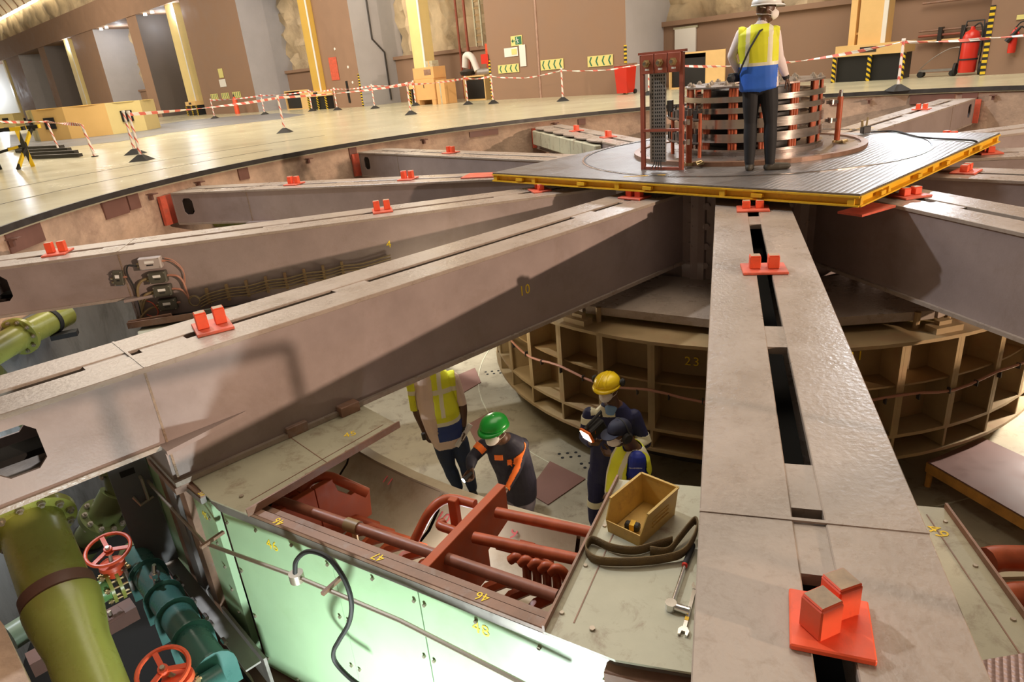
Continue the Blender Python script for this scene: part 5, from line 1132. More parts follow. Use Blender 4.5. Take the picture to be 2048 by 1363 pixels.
o, wd, hh = flat_sign(6.1, 5.45, 2.33, 2.72, 'glow', 'green emergency exit sign with running figure and arrow on the chevron wall', 'exit_sign')
MB().b(-wd * .1, wd * .45, -.016, -.013, -hh * .4, hh * .4).build('green_field', M['signgreen'], o)
b = MB()       # running figure and arrow
b.cyl((.02, -.018, .1), (.02, -.017, .1), .03, .03, 12); b.beam((.03, -.0175, .06), (.07, -.0175, -.04), .03, .003, (0, 1, 0)); b.beam((.07, -.0175, -.03), (.02, -.0175, -.12), .02, .003, (0, 1, 0)); b.beam((.07, -.0175, -.03), (.14, -.0175, -.1), .02, .003, (0, 1, 0)); b.beam((.03, -.0175, .05), (-.03, -.0175, .0), .016, .003, (0, 1, 0)); b.beam((.05, -.0175, .04), (.13, -.0175, .03), .016, .003, (0, 1, 0))
b.build('running_figure', M['white'], o)
b = MB(); b.beam((-.1, -.0165, 0), (-.26, -.0165, 0), .04, .003, (0, 1, 0)); b.hull([(-.2, -.018, .09), (-.2, -.018, -.09), (-.29, -.018, 0)], [(-.2, -.015, .09), (-.2, -.015, -.09), (-.29, -.015, 0)]); b.build('arrow', M['signgreen'], o)
flat_sign(6.55, 5.75, 1.93, 2.28, 'white', 'pale pinkish notice below the exit sign on the chevron wall', 'notice', cat='notice')[0]
o, wd, hh = flat_sign(6.1, 5.8, 2.0, 2.22, 'glow', 'small yellow notice on the pale notice below the exit sign', 'notice', -.034, 'notice')
flat_sign(5.65, 5.3, 1.5, 2.34, 'white', 'tall narrow pale notice right of the other notices', 'notice', -.03, 'notice')
flat_sign(8.0, 7.55, 1.75, 2.15, 'red', 'small red sign at the left corner of the chevron wall', 'fire_sign', -.05)
flat_sign(20.4, 19.6, 1.7, 2.9, 'orange_plate', 'tall red notice on the brown pier right of the ochre column', 'fire_sign')
flat_sign(34.7, 34.0, 2.6, 3.2, 'glow', 'small yellow notice on the left pier above the chevrons', 'notice', cat='notice'); flat_sign(34.9, 33.9, 2.0, 2.5, 'white', 'small white notice on the left pier above the chevrons', 'notice', cat='notice')
o, wd, hh = flat_sign(-11.75, -12.25, 1.50, 1.61, 'glow', 'small pale yellow sign on the pier above the extinguisher at right', 'extinguisher_sign')
text('lettering', 'CO2', .09, (0, -.0135, 0), (1, 0, 0), (0, 0, 1), M['black'], o)
for t_, z_ in ((19.6, 3.3), (18.6, 2.3), (18.4, 1.5)): tag(MB().cyl(wl(t_, -.02, z_), wl(t_, 0, z_), .07, .07, 12).build('wall_disc', M['white'], None), ('small pale disc high on the brown centre pier', 'small pale disc midway on the brown centre pier', 'small pale disc low on the brown centre pier')[int(z_ < 2) + int(z_ < 3)], 'disc')
# doors, bins and odds
dr_ = empty('white_door', 'pale lit door at the recess right of the chevron wall', 'door', wl(-.75, 2.55, ZF), WA + PI); MB().b(-.45, .45, -.04, .04, 0, 2.1).build('door_leaf', M['white'], dr_); MB().b(-.52, .52, -.02, .06, 2.1, 2.18).build('door_frame', M['lid'], dr_); MB().cyl((.35, -.05, 1.0), (.35, -.12, 1.0), .03, .03, 8).build('door_knob', M['brass'], dr_)
bn = empty('red_bin', 'red wheeled bin at the right corner of the chevron wall', 'bin', wl(.0, -.45, ZF), WA + PI); MB().hull([(-.22, -.25, .05), (.22, -.25, .05), (.22, .25, .05), (-.22, .25, .05)], [(-.28, -.32, 1.0), (.28, -.32, 1.0), (.28, .32, 1.0), (-.28, .32, 1.0)]).build('bin_body', M['red'], bn); MB().b(-.3, .3, -.34, .34, 1.0, 1.06).build('bin_lid', M['rail'], bn)
for s in (-1, 1): MB().cyl((s * .2, .26, .08), (s * .28, .26, .08), .08, .08, 12).build('wheel', M['rubber'], bn)
tag(WB().wbox(18.9, 19.05, -.05, 0, .45, 1.6).build('wall_trunking', M['black'], None), 'short black vertical trunking on the brown centre pier', 'trunking')
pr = MB(); pr.tube([wl(17.66, 1.2, 7.8), wl(17.66, 1.2, 3.6), wl(17.66, 1.9, 2.9), wl(17.66, 1.9, .4)], .05, 8); tag(pr.build('drain_line', M['dark_steel'], None, True), 'dark bent drain pipe on the grey side of the brown centre pier', 'pipe')
for i, t_ in enumerate((31.5, 48.2, 59.5, 60.9)):
    o = empty('wall_extinguisher', 'small orange red cylinder against the far left wall, %s' % ('by the pier with the small signs', 'beyond the pale lit column', 'by the third pier', 'left of the third pier')[i], 'extinguisher', wl(t_, -.8, ZF)); MB().lathe([(0, 0), (.16, 0), (.16, .9), (.05, 1.1), (0, 1.1)], 14).build('cylinder_body', M['orange'], o, True); MB().cyl((0, 0, 1.1), (0, 0, 1.25), .05, .04, 8).build('valve_head', M['dark_steel'], o)
# handrail beside the photographer (throws its shadow over the girder marked 10)
hr = empty('handrail', 'steel handrail beside the walkway at the pit edge', 'handrail', (0, 0, 0))
ra, rb_ = Vector((3.4, 1.0, -.2)), Vector((1.75, -1.0, .2))
for z_ in (.62, 1.12): MB().cyl(ra + Vector((0, 0, z_)), rb_ + Vector((0, 0, z_)), .028, .028, 10).build('rail', M['yellow'], hr, True)
for f in (0, .33, .66, 1): p = ra.lerp(rb_, f); MB().cyl(p, p + Vector((0, 0, 1.12)), .028, .028, 10).build('rail_post', M['yellow'], hr, True)

# lit end wall with a doorway far down the hall
struct('wall_left', WB().wbox(104, 104.4, -14, 3, ZF, 10), M['white'])
lamp('end_wall_lamp', 'POINT', wl(101.5, -1.5, 4.5), (0, 0, 0), 700, (.85, .92, 1), .3)
tag(WB().wbox(4.58, 4.66, -.03, 0, ZF, 7.9).build('drip_stain_strip', M['arm_edge']), 'thin pale vertical line running up the chevron wall', 'cable')  # thin raised strip added for a pale drip stain on the wall
# ------------------------------------------------------------------ people: one continuous skinned body each, clothing fitted over it
M['skin'] = mat('dark_skin', (.105, .048, .026), .45); M['hair'] = mat('black_hair', (.012, .01, .009), .7)
M['eye_w'] = mat('eye_white', (.7, .68, .64), .3); M['mask'] = mat('white_mask', (.85, .80, .76), .7)
M['wshirt'] = mat('white_cloth', (.80, .70, .68), .8, 0, .05, 8); M['peach'] = mat('pale_cotton', (.80, .62, .52), .8, 0, .05, 8)
M['hivis'] = mat('hi_vis_yellow', (.78, .80, .03), .65, 0, .05, 8); M['vestblue'] = mat('vest_blue', (.03, .14, .62), .65, 0, .08, 8); M['vestnavy'] = mat('vest_dark_blue', (.02, .045, .20), .65, 0, .08, 8)
M['silver'] = mat('reflective_tape', (.80, .76, .55), .4); M['blacktr'] = mat('black_trousers', (.014, .013, .014), .75); M['jeans'] = mat('dark_jeans', (.022, .035, .075), .8, 0, .3, 9)
M['navy'] = mat('navy_overall', (.016, .018, .075), .7, 0, .12, 9); M['navyblack'] = mat('dark_navy_jacket', (.016, .014, .028), .7, 0, .12, 9); M['greytr'] = mat('grey_trousers', (.17, .15, .19), .75, 0, .1, 9)
M['royal'] = mat('royal_blue_shirt', (.012, .03, .33), .7, 0, .08, 9); M['hvorange'] = mat('hi_vis_orange', (.9, .18, .02), .6); M['shoe'] = mat('work_shoe', (.06, .05, .035), .6); M['boot'] = mat('black_boot', (.02, .018, .017), .5)
M['hat_w'] = mat('white_helmet', (.82, .82, .80), .3); M['hat_g'] = mat('green_helmet', (.02, .42, .05), .28); M['hat_y'] = mat('yellow_helmet', (.88, .62, .01), .28); M['capnavy'] = mat('navy_cap', (.012, .014, .035), .7)
M['lightblue'] = mat('light_blue_collar', (.20, .36, .62), .7)
class Body:
    def __init__(self, base):
        self.base = Vector((base[0], base[1], 0)); self.vd = self.base.normalized()      # horizontal view direction to the figure
        self.side = Vector((self.vd.y, -self.vd.x, 0)); self.mb = MB(); self.prims = []
    def J(self, x, y, off=0.0):
        d = ray(x, y); return Vector((0, 0, H)) + d * ((self.base.dot(self.vd) + off) / d.dot(self.vd))
    def cap(self, p0, r0, p1, r1, lab):
        p0, p1 = Vector(p0), Vector(p1); d = p1 - p0; L = max(d.length, 1e-4); d = d / L; pts, rs = [], []
        for a in (-85, -60, -30, 0): pts.append(p0 + d * (r0 * math.sin(rad(a)))); rs.append(r0 * math.cos(rad(a)))
        for f in (.33, .66): pts.append(p0.lerp(p1, f)); rs.append(r0 + (r1 - r0) * f)
        for a in (0, 30, 60, 85): pts.append(p1 + d * (r1 * math.sin(rad(a)))); rs.append(r1 * math.cos(rad(a)))
        self.mb.tube(pts, rs, 16); self.prims.append((lab, np.array(p0), np.array(p1), r0, r1, None))
    def chain(self, pts, lab):
        for (p, r), (q, s) in zip(pts[:-1], pts[1:]): self.cap(p, r, q, s, lab)
    def loft(self, secs, side, lab):
        """stack of elliptical sections (centre, half width, half depth) -> closed trunk"""
        side = Vector(side).normalized(); n = 24; V = []
        cs = [Vector(s[0]) for s in secs]
        ax0 = (cs[-1] - cs[0]).normalized(); fr = ax0.cross(side).normalized(); sd = fr.cross(ax0).normalized()
        full = []
        s0, s1 = secs[0], secs[-1]
        full.append((cs[0] - ax0 * min(s0[1], s0[2]) * .5, s0[1] * .5, s0[2] * .5)); full += [(c, s[1], s[2]) for c, s in zip(cs, secs)]; full.append((cs[-1] + ax0 * min(s1[1], s1[2]) * .5, s1[1] * .5, s1[2] * .5))
        for c, a, b in full:
            for i in range(n):
                t = 2 * PI * i / n; ct, st_ = math.cos(t), math.sin(t); V.append(c + sd * (a * math.copysign(abs(ct) ** .85, ct)) + fr * (b * math.copysign(abs(st_) ** .85, st_)))
        k = len(full); Fs = [(i * n + j, i * n + (j + 1) % n, (i + 1) * n + (j + 1) % n, (i + 1) * n + j) for i in range(k - 1) for j in range(n)] + [tuple(range(n - 1, -1, -1)), tuple(range((k - 1) * n, k * n))]
        self.mb.add(V, Fs); 
        for q in range(len(secs) - 1):
            self.prims.append((lab, np.array(cs[q]), np.array(cs[q + 1]), (secs[q][1] + secs[q][2]) / 2, (secs[q + 1][1] + secs[q + 1][2]) / 2, (np.array(sd), np.array(fr), secs[q][1:], secs[q + 1][1:])))
    def ell(self, c, rx, ry, rz, ax, lab):
        X, Y, Z = [Vector(a) for a in ax]; V = []; m, n = 12, 18; c = Vector(c)
        for i in range(m + 1):
            t = PI * (i / m) * .996 + .006
            for j in range(n): p = 2 * PI * j / n; V.append(c + X * (rx * math.sin(t) * math.cos(p)) + Y * (ry * math.sin(t) * math.sin(p)) + Z * (rz * math.cos(t)))
        self.mb.add(V, [(i * n + j, i * n + (j + 1) % n, (i + 1) * n + (j + 1) % n, (i + 1) * n + j) for i in range(m) for j in range(n)] + [tuple(range(n)), tuple(range(m * n, (m + 1) * n))[::-1]])
        r = min(rx, ry, rz); self.prims.append((lab, np.array(c - Z * (rz - r)), np.array(c + Z * (rz - r)), (rx + ry) / 2, (rx + ry) / 2, None))
    def head(self, c, fwd, up, lab='skin'):
        fwd = Vector(fwd).normalized(); up = Vector(up); up = (up - fwd * up.dot(fwd)).normalized(); s = fwd.cross(up); self.hc, self.hf, self.hu, self.hs = Vector(c), fwd, up, s
        c = Vector(c); ax = (s, fwd, up)
        self.ell(c + up * .015, .074, .094, .102, ax, lab); self.ell(c + fwd * .025 - up * .055, .055, .066, .062, ax, lab)      # skull, jaw
        self.cap(c + fwd * .088 + up * .012, .011, c + fwd * .106 - up * .022, .016, lab)                                          # nose
        self.cap(c + fwd * .082 + up * .034 - s * .035, .014, c + fwd * .082 + up * .034 + s * .035, .014, lab)                    # brow
        self.cap(c + fwd * .084 - up * .052 - s * .016, .011, c + fwd * .084 - up * .052 + s * .016, .011, lab)                    # lips
        for q in (-1, 1): self.ell(c + s * q * .077 - fwd * .008, .012, .020, .032, ax, lab)
    def hand(self, w, d, n, curl=.5, side=1, scale=1.0, lab='skin'):
        """w wrist, d direction of the hand, n palm normal (fingers curl toward it), thumb on the `side`"""
        d = Vector(d).normalized(); n = Vector(n); n = (n - d * n.dot(d)).normalized(); s = d.cross(n) * side; w = Vector(w); k = scale
        for f in (-.026, -.009, .009, .026): self.cap(w + d * .012 * k + s * f * .6 * k, .017 * k, w + d * .085 * k + s * f * 1.05 * k, .0125 * k, lab)
        self.tips = []
        for i, (f, L) in enumerate(((-.030, .060), (-.011, .074), (.010, .080), (.030, .070))):
            p = w + d * .088 * k + s * f * 1.08 * k; a = 0; r = .0095 * k
            for q, fr in enumerate((.45, .32, .25)):
                a += curl * (.75, 1.0, .8)[q]; e = p + (d * math.cos(a) + n * math.sin(a)) * L * fr * k; self.cap(p, r, e, r * .9, lab); p = e; r *= .9
            self.tips.append(p)
        p = w + d * .022 * k + s * .024 * k; q = p + (d * .55 + s * .75 + n * .35).normalized() * .042 * k; e = q + (d * .8 + s * .25 + n * (.3 + curl * .5)).normalized() * .032 * k; t = e + (d * .9 + n * (.2 + curl * .4)).normalized() * .024 * k
        self.cap(p, .015 * k, q, .012 * k, lab); self.cap(q, .0115 * k, e, .0105 * k, lab); self.cap(e, .0105 * k, t, .009 * k, lab)
    def sdf(self, P):
        best = np.full(len(P), 1e9); lab = np.zeros(len(P), int)
        for i, (l, a, b, r0, r1, E) in enumerate(self.prims):
            d = b - a; t = np.clip(((P - a) @ d) / max(d @ d, 1e-9), 0, 1); q = P - (a + t[:, None] * d)
            if E is None: D = np.linalg.norm(q, axis=1) - (r0 + (r1 - r0) * t)
            else:
                wa = E[2][0] + (E[3][0] - E[2][0]) * t; wb_ = E[2][1] + (E[3][1] - E[2][1]) * t; x, y = q @ E[0] / wa, q @ E[1] / wb_; an = d / max(np.linalg.norm(d), 1e-9); z = q @ an
                k = np.hypot(x, y); D = np.hypot((k - 1) * np.minimum(wa, wb_) * (k > 0), np.where(np.abs(z) > 1e-6, z, 0)) * np.where((k < 1) & (np.abs(z) < 1e-6), -1, 1)
            m = D < best; best[m] = D[m]; lab[m] = i
        return [self.prims[i][0] for i in lab]
    def finish(self, label, mats, voxel=.0065):
        me = bpy.data.meshes.new('body'); me.from_pydata(self.mb.v, [], self.mb.f); bm = bmesh.new(); bm.from_mesh(me); bmesh.ops.recalc_face_normals(bm, faces=bm.faces); bm.to_mesh(me); bm.free()
        t = bpy.data.objects.new('tmp', me); COL.objects.link(t); md = t.modifiers.new('r', 'REMESH'); md.mode = 'VOXEL'; md.voxel_size = voxel; sm = t.modifiers.new('s', 'SMOOTH'); sm.factor = .5; sm.iterations = 4
        bpy.context.view_layer.update(); out = bpy.data.meshes.new_from_object(t.evaluated_get(bpy.context.evaluated_depsgraph_get())); bpy.data.objects.remove(t)
        n = len(out.polygons); ctr = np.empty(n * 3); out.polygons.foreach_get('center', ctr); ctr = ctr.reshape(-1, 3); labs = self.sdf(ctr)
        names = sorted(set(labs)); out.materials.clear()
        for q in names: out.materials.append(M[mats.get(q, q)])
        ix = {q: i for i, q in enumerate(names)}; out.polygons.foreach_set('material_index', [ix[q] for q in labs]); out.polygons.foreach_set('use_smooth', [True] * n)
        o = bpy.data.objects.new('person', out); COL.objects.link(o); tag(o, label, 'person'); self.o = o; self.labs = labs; self.ctr = ctr; self.out = out
        # small parts of the face
        c, f, u, s = self.hc, self.hf, self.hu, self.hs
        for q in (-1, 1):
            b = MB(); b.lathe([(0, -.011), (.008, -.008), (.011, 0), (.008, .008), (0, .011)], 10, c + f * .083 + u * .016 + s * q * .031); b.build('eye', M['eye_w'], o, True)
            b = MB(); b.lathe([(0, -.005), (.0055, 0), (0, .005)], 8, c + f * .0925 + u * .016 + s * q * .031); b.build('iris', M['hair'], o, True)
        return o
    def shell(self, name, test, offset, mlist, pick, thick=.008):
        """a garment: the body faces for which test(label, point) holds, lifted off the skin"""
        nv = len(self.out.vertices); co = np.empty(nv * 3); self.out.vertices.foreach_get('co', co); co = co.reshape(-1, 3); no = np.empty(nv * 3); self.out.vertices.foreach_get('normal', no); no = no.reshape(-1, 3)
        fs = [(p.vertices[:], pick(Vector(self.ctr[i]))) for i, p in enumerate(self.out.polygons) if test(self.labs[i], Vector(self.ctr[i]))]
        used = {}; V = []; F_ = []; mi = []
        for vs_, k in fs:
            q = []
            for v in vs_:
                if v not in used: used[v] = len(V); V.append(co[v] + no[v] * offset)
                q.append(used[v])
            F_.append(q); mi.append(k)
        b = MB(); b.v = [tuple(v) for v in V]; b.f = [tuple(f) for f in F_]; b.m = mi
        me = bpy.data.meshes.new(name); me.from_pydata(b.v, [], b.f)
        for x in mlist: me.materials.append(M[x])
        me.polygons.foreach_set('material_index', mi); me.polygons.foreach_set('use_smooth', [True] * len(F_))
        o = bpy.data.objects.new(name, me); COL.objects.link(o); o.parent = self.o; md = o.modifiers.new('thickness', 'SOLIDIFY'); md.thickness = thick; md.offset = -1; return o
    def lm(self, lx, ly, lz): return self.hc + self.hs * lx + self.hf * ly + self.hu * lz
    def helmet(self, m, brim=.06, ridges=True):
        b = MB(); n = 28; k = 9; V = []
        for i in range(k):
            t = rad(90 * i / (k - 1)); r, z = math.cos(t), math.sin(t)
            for j in range(n): p = 2 * PI * j / n; V.append(self.lm(.112 * r * math.cos(p), .004 + .142 * r * math.sin(p), .058 + .098 * z ** .85))
        Fs = [(i * n + j, i * n + (j + 1) % n, (i + 1) * n + (j + 1) % n, (i + 1) * n + j) for i in range(k - 1) for j in range(n)]
        b.add(V, Fs); V2 = []
        for e, dz in ((0, 0), (1, -.012)):
            for j in range(n):
                p = 2 * PI * j / n; x, y = math.cos(p), math.sin(p); ex = .006 + (brim if y > .1 else 0) * max(0, y) ** 1.2; V2.append(self.lm((.112 + ex * e * .35 + .006 * e) * x, .004 + (.142 + ex * e) * y, .058 + dz * (1 + max(0, y))))
        b.add(V2, [(j, (j + 1) % n, n + (j + 1) % n, n + j) for j in range(n)])
        o = b.build('helmet', M[m], self.o, True); md = o.modifiers.new('thickness', 'SOLIDIFY'); md.thickness = .005; md.offset = 1
        if ridges:
            for lx in (-.035, 0, .035):
                pts = [self.lm(lx * (1 - .3 * math.sin(rad(t))), .004 + .142 * math.cos(rad(t)) * .985, .060 + .098 * math.sin(rad(t)) ** .85 * (1 if lx == 0 else .975)) for t in range(12, 170, 12)]; MB().tube(pts, .007, 8).build('helmet_ridge', M[m], o, True)
        return o
    def maskp(self):
        b = MB(); n = 20; V = []
        for r_, y_ in ((1.0, .062), (.95, .086), (.8, .108), (.55, .126), (.25, .136), (.02, .138)):
            for j in range(n): p = 2 * PI * j / n; V.append(self.lm(.062 * r_ * math.cos(p), y_ - .012 * abs(math.cos(p)) ** 2 * r_ * 2, -.035 + (.060 if math.sin(p) < 0 else .052) * r_ * math.sin(p)))
        b.add(V, [(i * n + j, i * n + (j + 1) % n, (i + 1) * n + (j + 1) % n, (i + 1) * n + j) for i in range(5) for j in range(n)]); o = b.build('mask', M['mask'], self.o, True); md = o.modifiers.new('thickness', 'SOLIDIFY'); md.thickness = .003
        for q in (-1, 1):
            for z0, z1 in ((-.02, .03), (-.05, -.035)): MB().tube([self.lm(q * .055, .055, z0), self.lm(q * .079, .005, (z0 + z1) / 2 + .005), self.lm(q * .074, -.05, z1), self.lm(0, -.094, z1 + .01)], .003, 6).build('mask_strap', M['mask'], o)
    def muffs(self, m='rubber', up_band=True):
        for q in (-1, 1):
            b = MB(); b.tube([self.lm(q * .078, -.005, -.005), self.lm(q * .10, -.005, -.005), self.lm(q * .118, -.005, -.005)], [.045, .054, .038], 16); b.build('ear_muff', M[m], self.o, True)
        if up_band: MB().tube([self.lm(.112 * math.cos(rad(a)), -.02, .135 * math.sin(rad(a))) for a in range(0, 181, 15)], .007, 8).build('muff_band', M[m], self.o, True)
def legs(B, L, R, labs, r=(.085, .06, .045), foot=None, shoe='shoe'):
    for q, (hip, knee, ank, toe) in enumerate((L, R)):
        B.chain([(hip, r[0]), (hip.lerp(knee, .5), (r[0] + r[1]) / 2 + .008), (knee, r[1])], labs); B.chain([(knee, r[1]), (knee.lerp(ank, .35), r[1] + .004), (ank, r[2])], labs)
        h = ank - (toe - ank) * .25; h.z = toe.z; B.cap(ank - Vector((0, 0, .0)), r[2] * .9, h.lerp(toe, .15), .042, shoe); B.cap(h.lerp(toe, .1), .042, h.lerp(toe, .6), .043, shoe); B.cap(h.lerp(toe, .55), .043, toe, .033, shoe)
def arm(B, s, e, w, lab_u, lab_f, r=(.058, .043, .031)):
    B.chain([(s, r[0]), (s.lerp(e, .5), r[0] * .9), (e, r[1])], lab_u); B.chain([(e, r[1]), (e.lerp(w, .3), r[1] * 1.03), (w, r[2])], lab_f)
# ---- man standing on the platform, seen from behind
B = Body((3.04, 7.42)); J = B.J
gl = lambda p, z: Vector((p.x, p.y, z))
la, ra_ = gl(J(1499, 318), .29), gl(J(1540, 315), .29); fL, fR = Vector((.25, .45, 0)), Vector((.62, -.10, 0))
legs(B, (J(1503, 170), J(1501, 246, .02), la, gl(la + fL.normalized() * .17, .234)), (J(1537, 170), J(1541, 246, .0), ra_, gl(ra_ + fR.normalized() * .19, .234)), 'blacktr', (.093, .066, .052))
sd = J(1548, 60) - J(1480, 62); sd = Vector((sd.x, sd.y, 0)).normalized()
B.loft([(J(1519, 176), .19, .125), (J(1519, 150), .185, .125), (J(1518, 118), .178, .12), (J(1516, 90), .195, .125), (J(1515, 66), .19, .11), (J(1519, 54), .10, .075)], sd, 'wshirt')
B.chain([(J(1522, 54, .0), .056), (J(1527, 34, .02), .052)], 'skin'); B.cap(J(1520, 56), .065, J(1523, 50), .06, 'wshirt')
arm(B, J(1483, 68), J(1463, 112, .0), J(1476, 144, .12), 'wshirt', 'wshirt'); B.hand(J(1477, 146, .12), J(1486, 158, .2) - J(1477, 146, .12), B.side, .6, 1)
arm(B, J(1549, 66), J(1558, 114, .06), J(1571, 150, .16), 'wshirt', 'wshirt', (.062, .048, .036)); B.hand(J(1572, 153, .16), J(1581, 176, .2) - J(1572, 153, .16), -B.side, .35, -1)
B.cap(J(1570, 149, .16), .037, J(1572, 154, .16), .036, 'rubber')
B.head(J(1531, 21, .02), B.side * .93 + B.vd * .30 + Vector((0, 0, -.02)), (0, 0, 1))
p1 = B.finish('person in a white helmet, yellow and blue vest and black trousers on the platform', {})
zb, zs_, zt = J(1518, 178).z, J(1518, 131).z, J(1518, 124).z
def v1(l, p): return l == 'wshirt' and abs((p - J(1516, 100)).dot(sd)) < .192 and p.z < J(1519, 50).z
def k1(p):
    u_ = (p - J(1516, 100)).dot(sd)
    if p.z < zs_: return 1
    if p.z < J(1518, 124).z: return 2
    if .085 < abs(u_ - .01) < .125: return 2
    return 0
B.shell('safety_vest', v1, .014, ['hivis', 'vestblue', 'silver'], k1)
b = MB(); b.tube([J(1537, 52, -.03), J(1520, 62, -.13), J(1500, 96, -.14), J(1484, 132, -.13), J(1477, 150, -.06)], .010, 8); b.build('shoulder_strap', M['rubber'], p1, True)
b = MB(); b.box(J(1470, 155, .0), (.13, .08, .09), (0, 0, .4)); b.cyl(J(1466, 156, -.04), J(1458, 158, -.10), .035, .033, 14); b.build('camera_bag', M['rubber'], p1, bevel=.008)
B.helmet('hat_w', .045, False); B.maskp()
# ---- man in the pale shirt with an open vest, head hidden behind the girder
B = Body((-.72, 6.3)); J = B.J
la, ra_ = gl(J(918, 985), -2.75), gl(J(946, 985, -.05), -2.75); fw = (-B.vd + B.side * .1)
legs(B, (J(883, 882), J(899, 934, .02), la, gl(la + fw * .17, -2.81)), (J(918, 880), J(932, 932, -.02), ra_, gl(ra_ + fw * .17, -2.81)), 'jeans', (.10, .072, .055), None, 'boot')
sd = (J(906, 752) - J(826, 760)); sd = Vector((sd.x, sd.y, 0)).normalized()
B.loft([(J(899, 884), .17, .125), (J(886, 850, -.04), .19, .175), (J(876, 820, -.04), .195, .185), (J(868, 785), .20, .14), (J(863, 758), .18, .11), (J(859, 742), .11, .08)], sd, 'peach')
B.chain([(J(858, 742), .062), (J(855, 725), .058)], 'skin')
arm(B, J(905, 757), J(924, 808, .0), J(926, 856, -.08), 'peach', 'skin', (.075, .052, .036)); B.hand(J(926, 858, -.08), J(929, 884, -.12) - J(926, 858, -.08), -B.side - B.vd * .4, .9, -1)
arm(B, J(826, 765), J(832, 815, .05), J(850, 862, .02), 'peach', 'skin', (.07, .05, .035)); B.hand(J(850, 862, .02), J(856, 884, .0) - J(850, 862, .02), B.side, .6, 1)
B.head(J(852, 706, -.02), -B.vd * .8 + B.side * .4 + Vector((0, 0, -.25)), (0, 0, 1))
p2 = B.finish('person in pale shirt, open vest and jeans, head hidden behind the girder marked 10', {})
def v2(l, p):
    c = p - J(868, 800); u_ = c.dot(sd); f_ = c.dot(-B.vd)
    return l == 'peach' and abs(u_) < .24 and p.z > J(890, 864).z and p.z < J(860, 738).z and not (f_ > .0 and -.175 < u_ < .0)
def k2(p):
    z_ = J(885, 832).z; u_ = (p - J(868, 800)).dot(sd)
    if p.z < z_: return 1
    if p.z < z_ + .05: return 2
    if .055 < u_ < .095 and p.z > z_ + .1: return 2
    if -.05 < p.z - J(868, 770).z < 0: return 2
    return 0
B.shell('safety_vest', v2, .02, ['hivis', 'vestnavy', 'silver'], k2)
B.shell('hair', lambda l, p: l == 'skin' and (p - B.hc).dot(B.hu) > .03 and (p - B.hc).length < .2 and (p - B.hc).dot(B.hf) < .06, .006, ['hair'], lambda p: 0)
b = MB(); q = J(926, 856, -.08); dq = (J(926, 856, -.08) - J(924, 808, 0)).normalized(); b.cyl(q - dq * .02, q + dq * .012, .040, .039, 16); b.box(q - B.vd * .04, (.035, .012, .035)); b.build('wrist_watch', M['rubber'], p2, True)
b = MB(); b.cyl(J(846, 866, -.12), J(849, 878, -.12), .022, .022, 10); b.build('key_ring', M['dark_steel'], p2, True)
pap = empty('rolled_papers', 'roll of white papers held in the hand of the person with the open vest', 'papers', (0, 0, 0)); MB().beam(J(913, 892, -.16), J(941, 848, -.10), .05, .022, (.3, -1, .3)).build('paper_sheets', M['white'], pap); MB().beam(J(914, 891, -.175), J(940, 849, -.115), .012, .006, (.3, -1, .3)).build('paper_fold', M['mask'], pap)
# ---- man with the green helmet leaning over the trough with a torch
B = Body((-.03, 5.25)); J = B.J
la, ra_ = gl(J(1018, 1040), -2.75), gl(J(1050, 1035, .05), -2.75); fw = (-B.vd - B.side * .2)
legs(B, (J(1022, 985), J(1018, 1030, -.08), la, gl(la + fw * .17, -2.81)), (J(1052, 980), J(1050, 1028, -.04), ra_, gl(ra_ + fw * .17, -2.81)), 'greytr', (.10, .075, .06), None, 'boot')
sd = (J(1045, 882) - J(970, 886)); sd = Vector((sd.x, sd.y, 0)).normalized()
B.loft([(J(1038, 992), .17, .125), (J(1036, 965, -.02), .175, .13), (J(1028, 935, -.05), .175, .13), (J(1018, 908, -.10), .185, .125), (J(1009, 888, -.14), .17, .105), (J(1005, 876, -.17), .10, .075)], sd, 'navyblack')
B.chain([(J(1004, 878, -.18), .058), (J(997, 866, -.22), .054)], 'skin')
hc = J(990, 862, -.24)
arm(B, J(968, 890, -.12), J(944, 916, -.20), J(941, 932, -.30), 'navyblack', 'navyblack', (.064, .052, .040)); B.hand(J(941, 934, -.31), J(943, 953, -.36) - J(941, 934, -.31), -B.vd * .6 - B.side * .5, .9, 1)
ht_ = J(942, 950, -.37)
arm(B, J(1044, 888, -.10), J(1034, 932, -.22), J(1014, 972, -.34), 'navyblack', 'navyblack', (.064, .052, .040)); B.hand(J(1012, 976, -.35), J(1000, 992, -.45) - J(1012, 976, -.35), Vector((0, 0, -1)), .5, -1)
B.head(hc, -B.vd * .80 - B.side * .48 + Vector((0, 0, -.02)), Vector((0, 0, 1)))
p3 = B.finish('person with green helmet, mask and dark jacket with orange stripes leaning over the trough', {})
aS, aE, aW = J(1044, 888, -.10), J(1034, 932, -.22), J(1014, 972, -.34); lS, lE, lW = J(968, 890, -.12), J(944, 916, -.20), J(941, 932, -.30)
def near_seg(p, a, b):
    d = b - a; t = max(0, min(1, (p - a).dot(d) / d.length_squared)); return (p - a - d * t), t
def band(p):
    q, t = near_seg(p, aS, aE); q2, t2 = near_seg(p, aE, aW)
    if q2.length < q.length: q = q2
    out = q.normalized().dot((-B.vd - B.side * .25).normalized()); return q.length < .075 and out > .62
def v3(l, p): return l == 'navyblack' and band(p)
def chest3(p, x, y, u0, w_):
    c = p - J(1018, 908, -.1); return c.dot(-B.vd) > .04 and abs(c.dot(sd) - u0) < w_ and abs(p.z - J(x, y, -.2).z) < .03
def left3(p):
    q, t = near_seg(p, lS, lE); return q.length < .08 and .12 < t < .5 and q.z > 0 and q.dot(-B.vd) > -.02
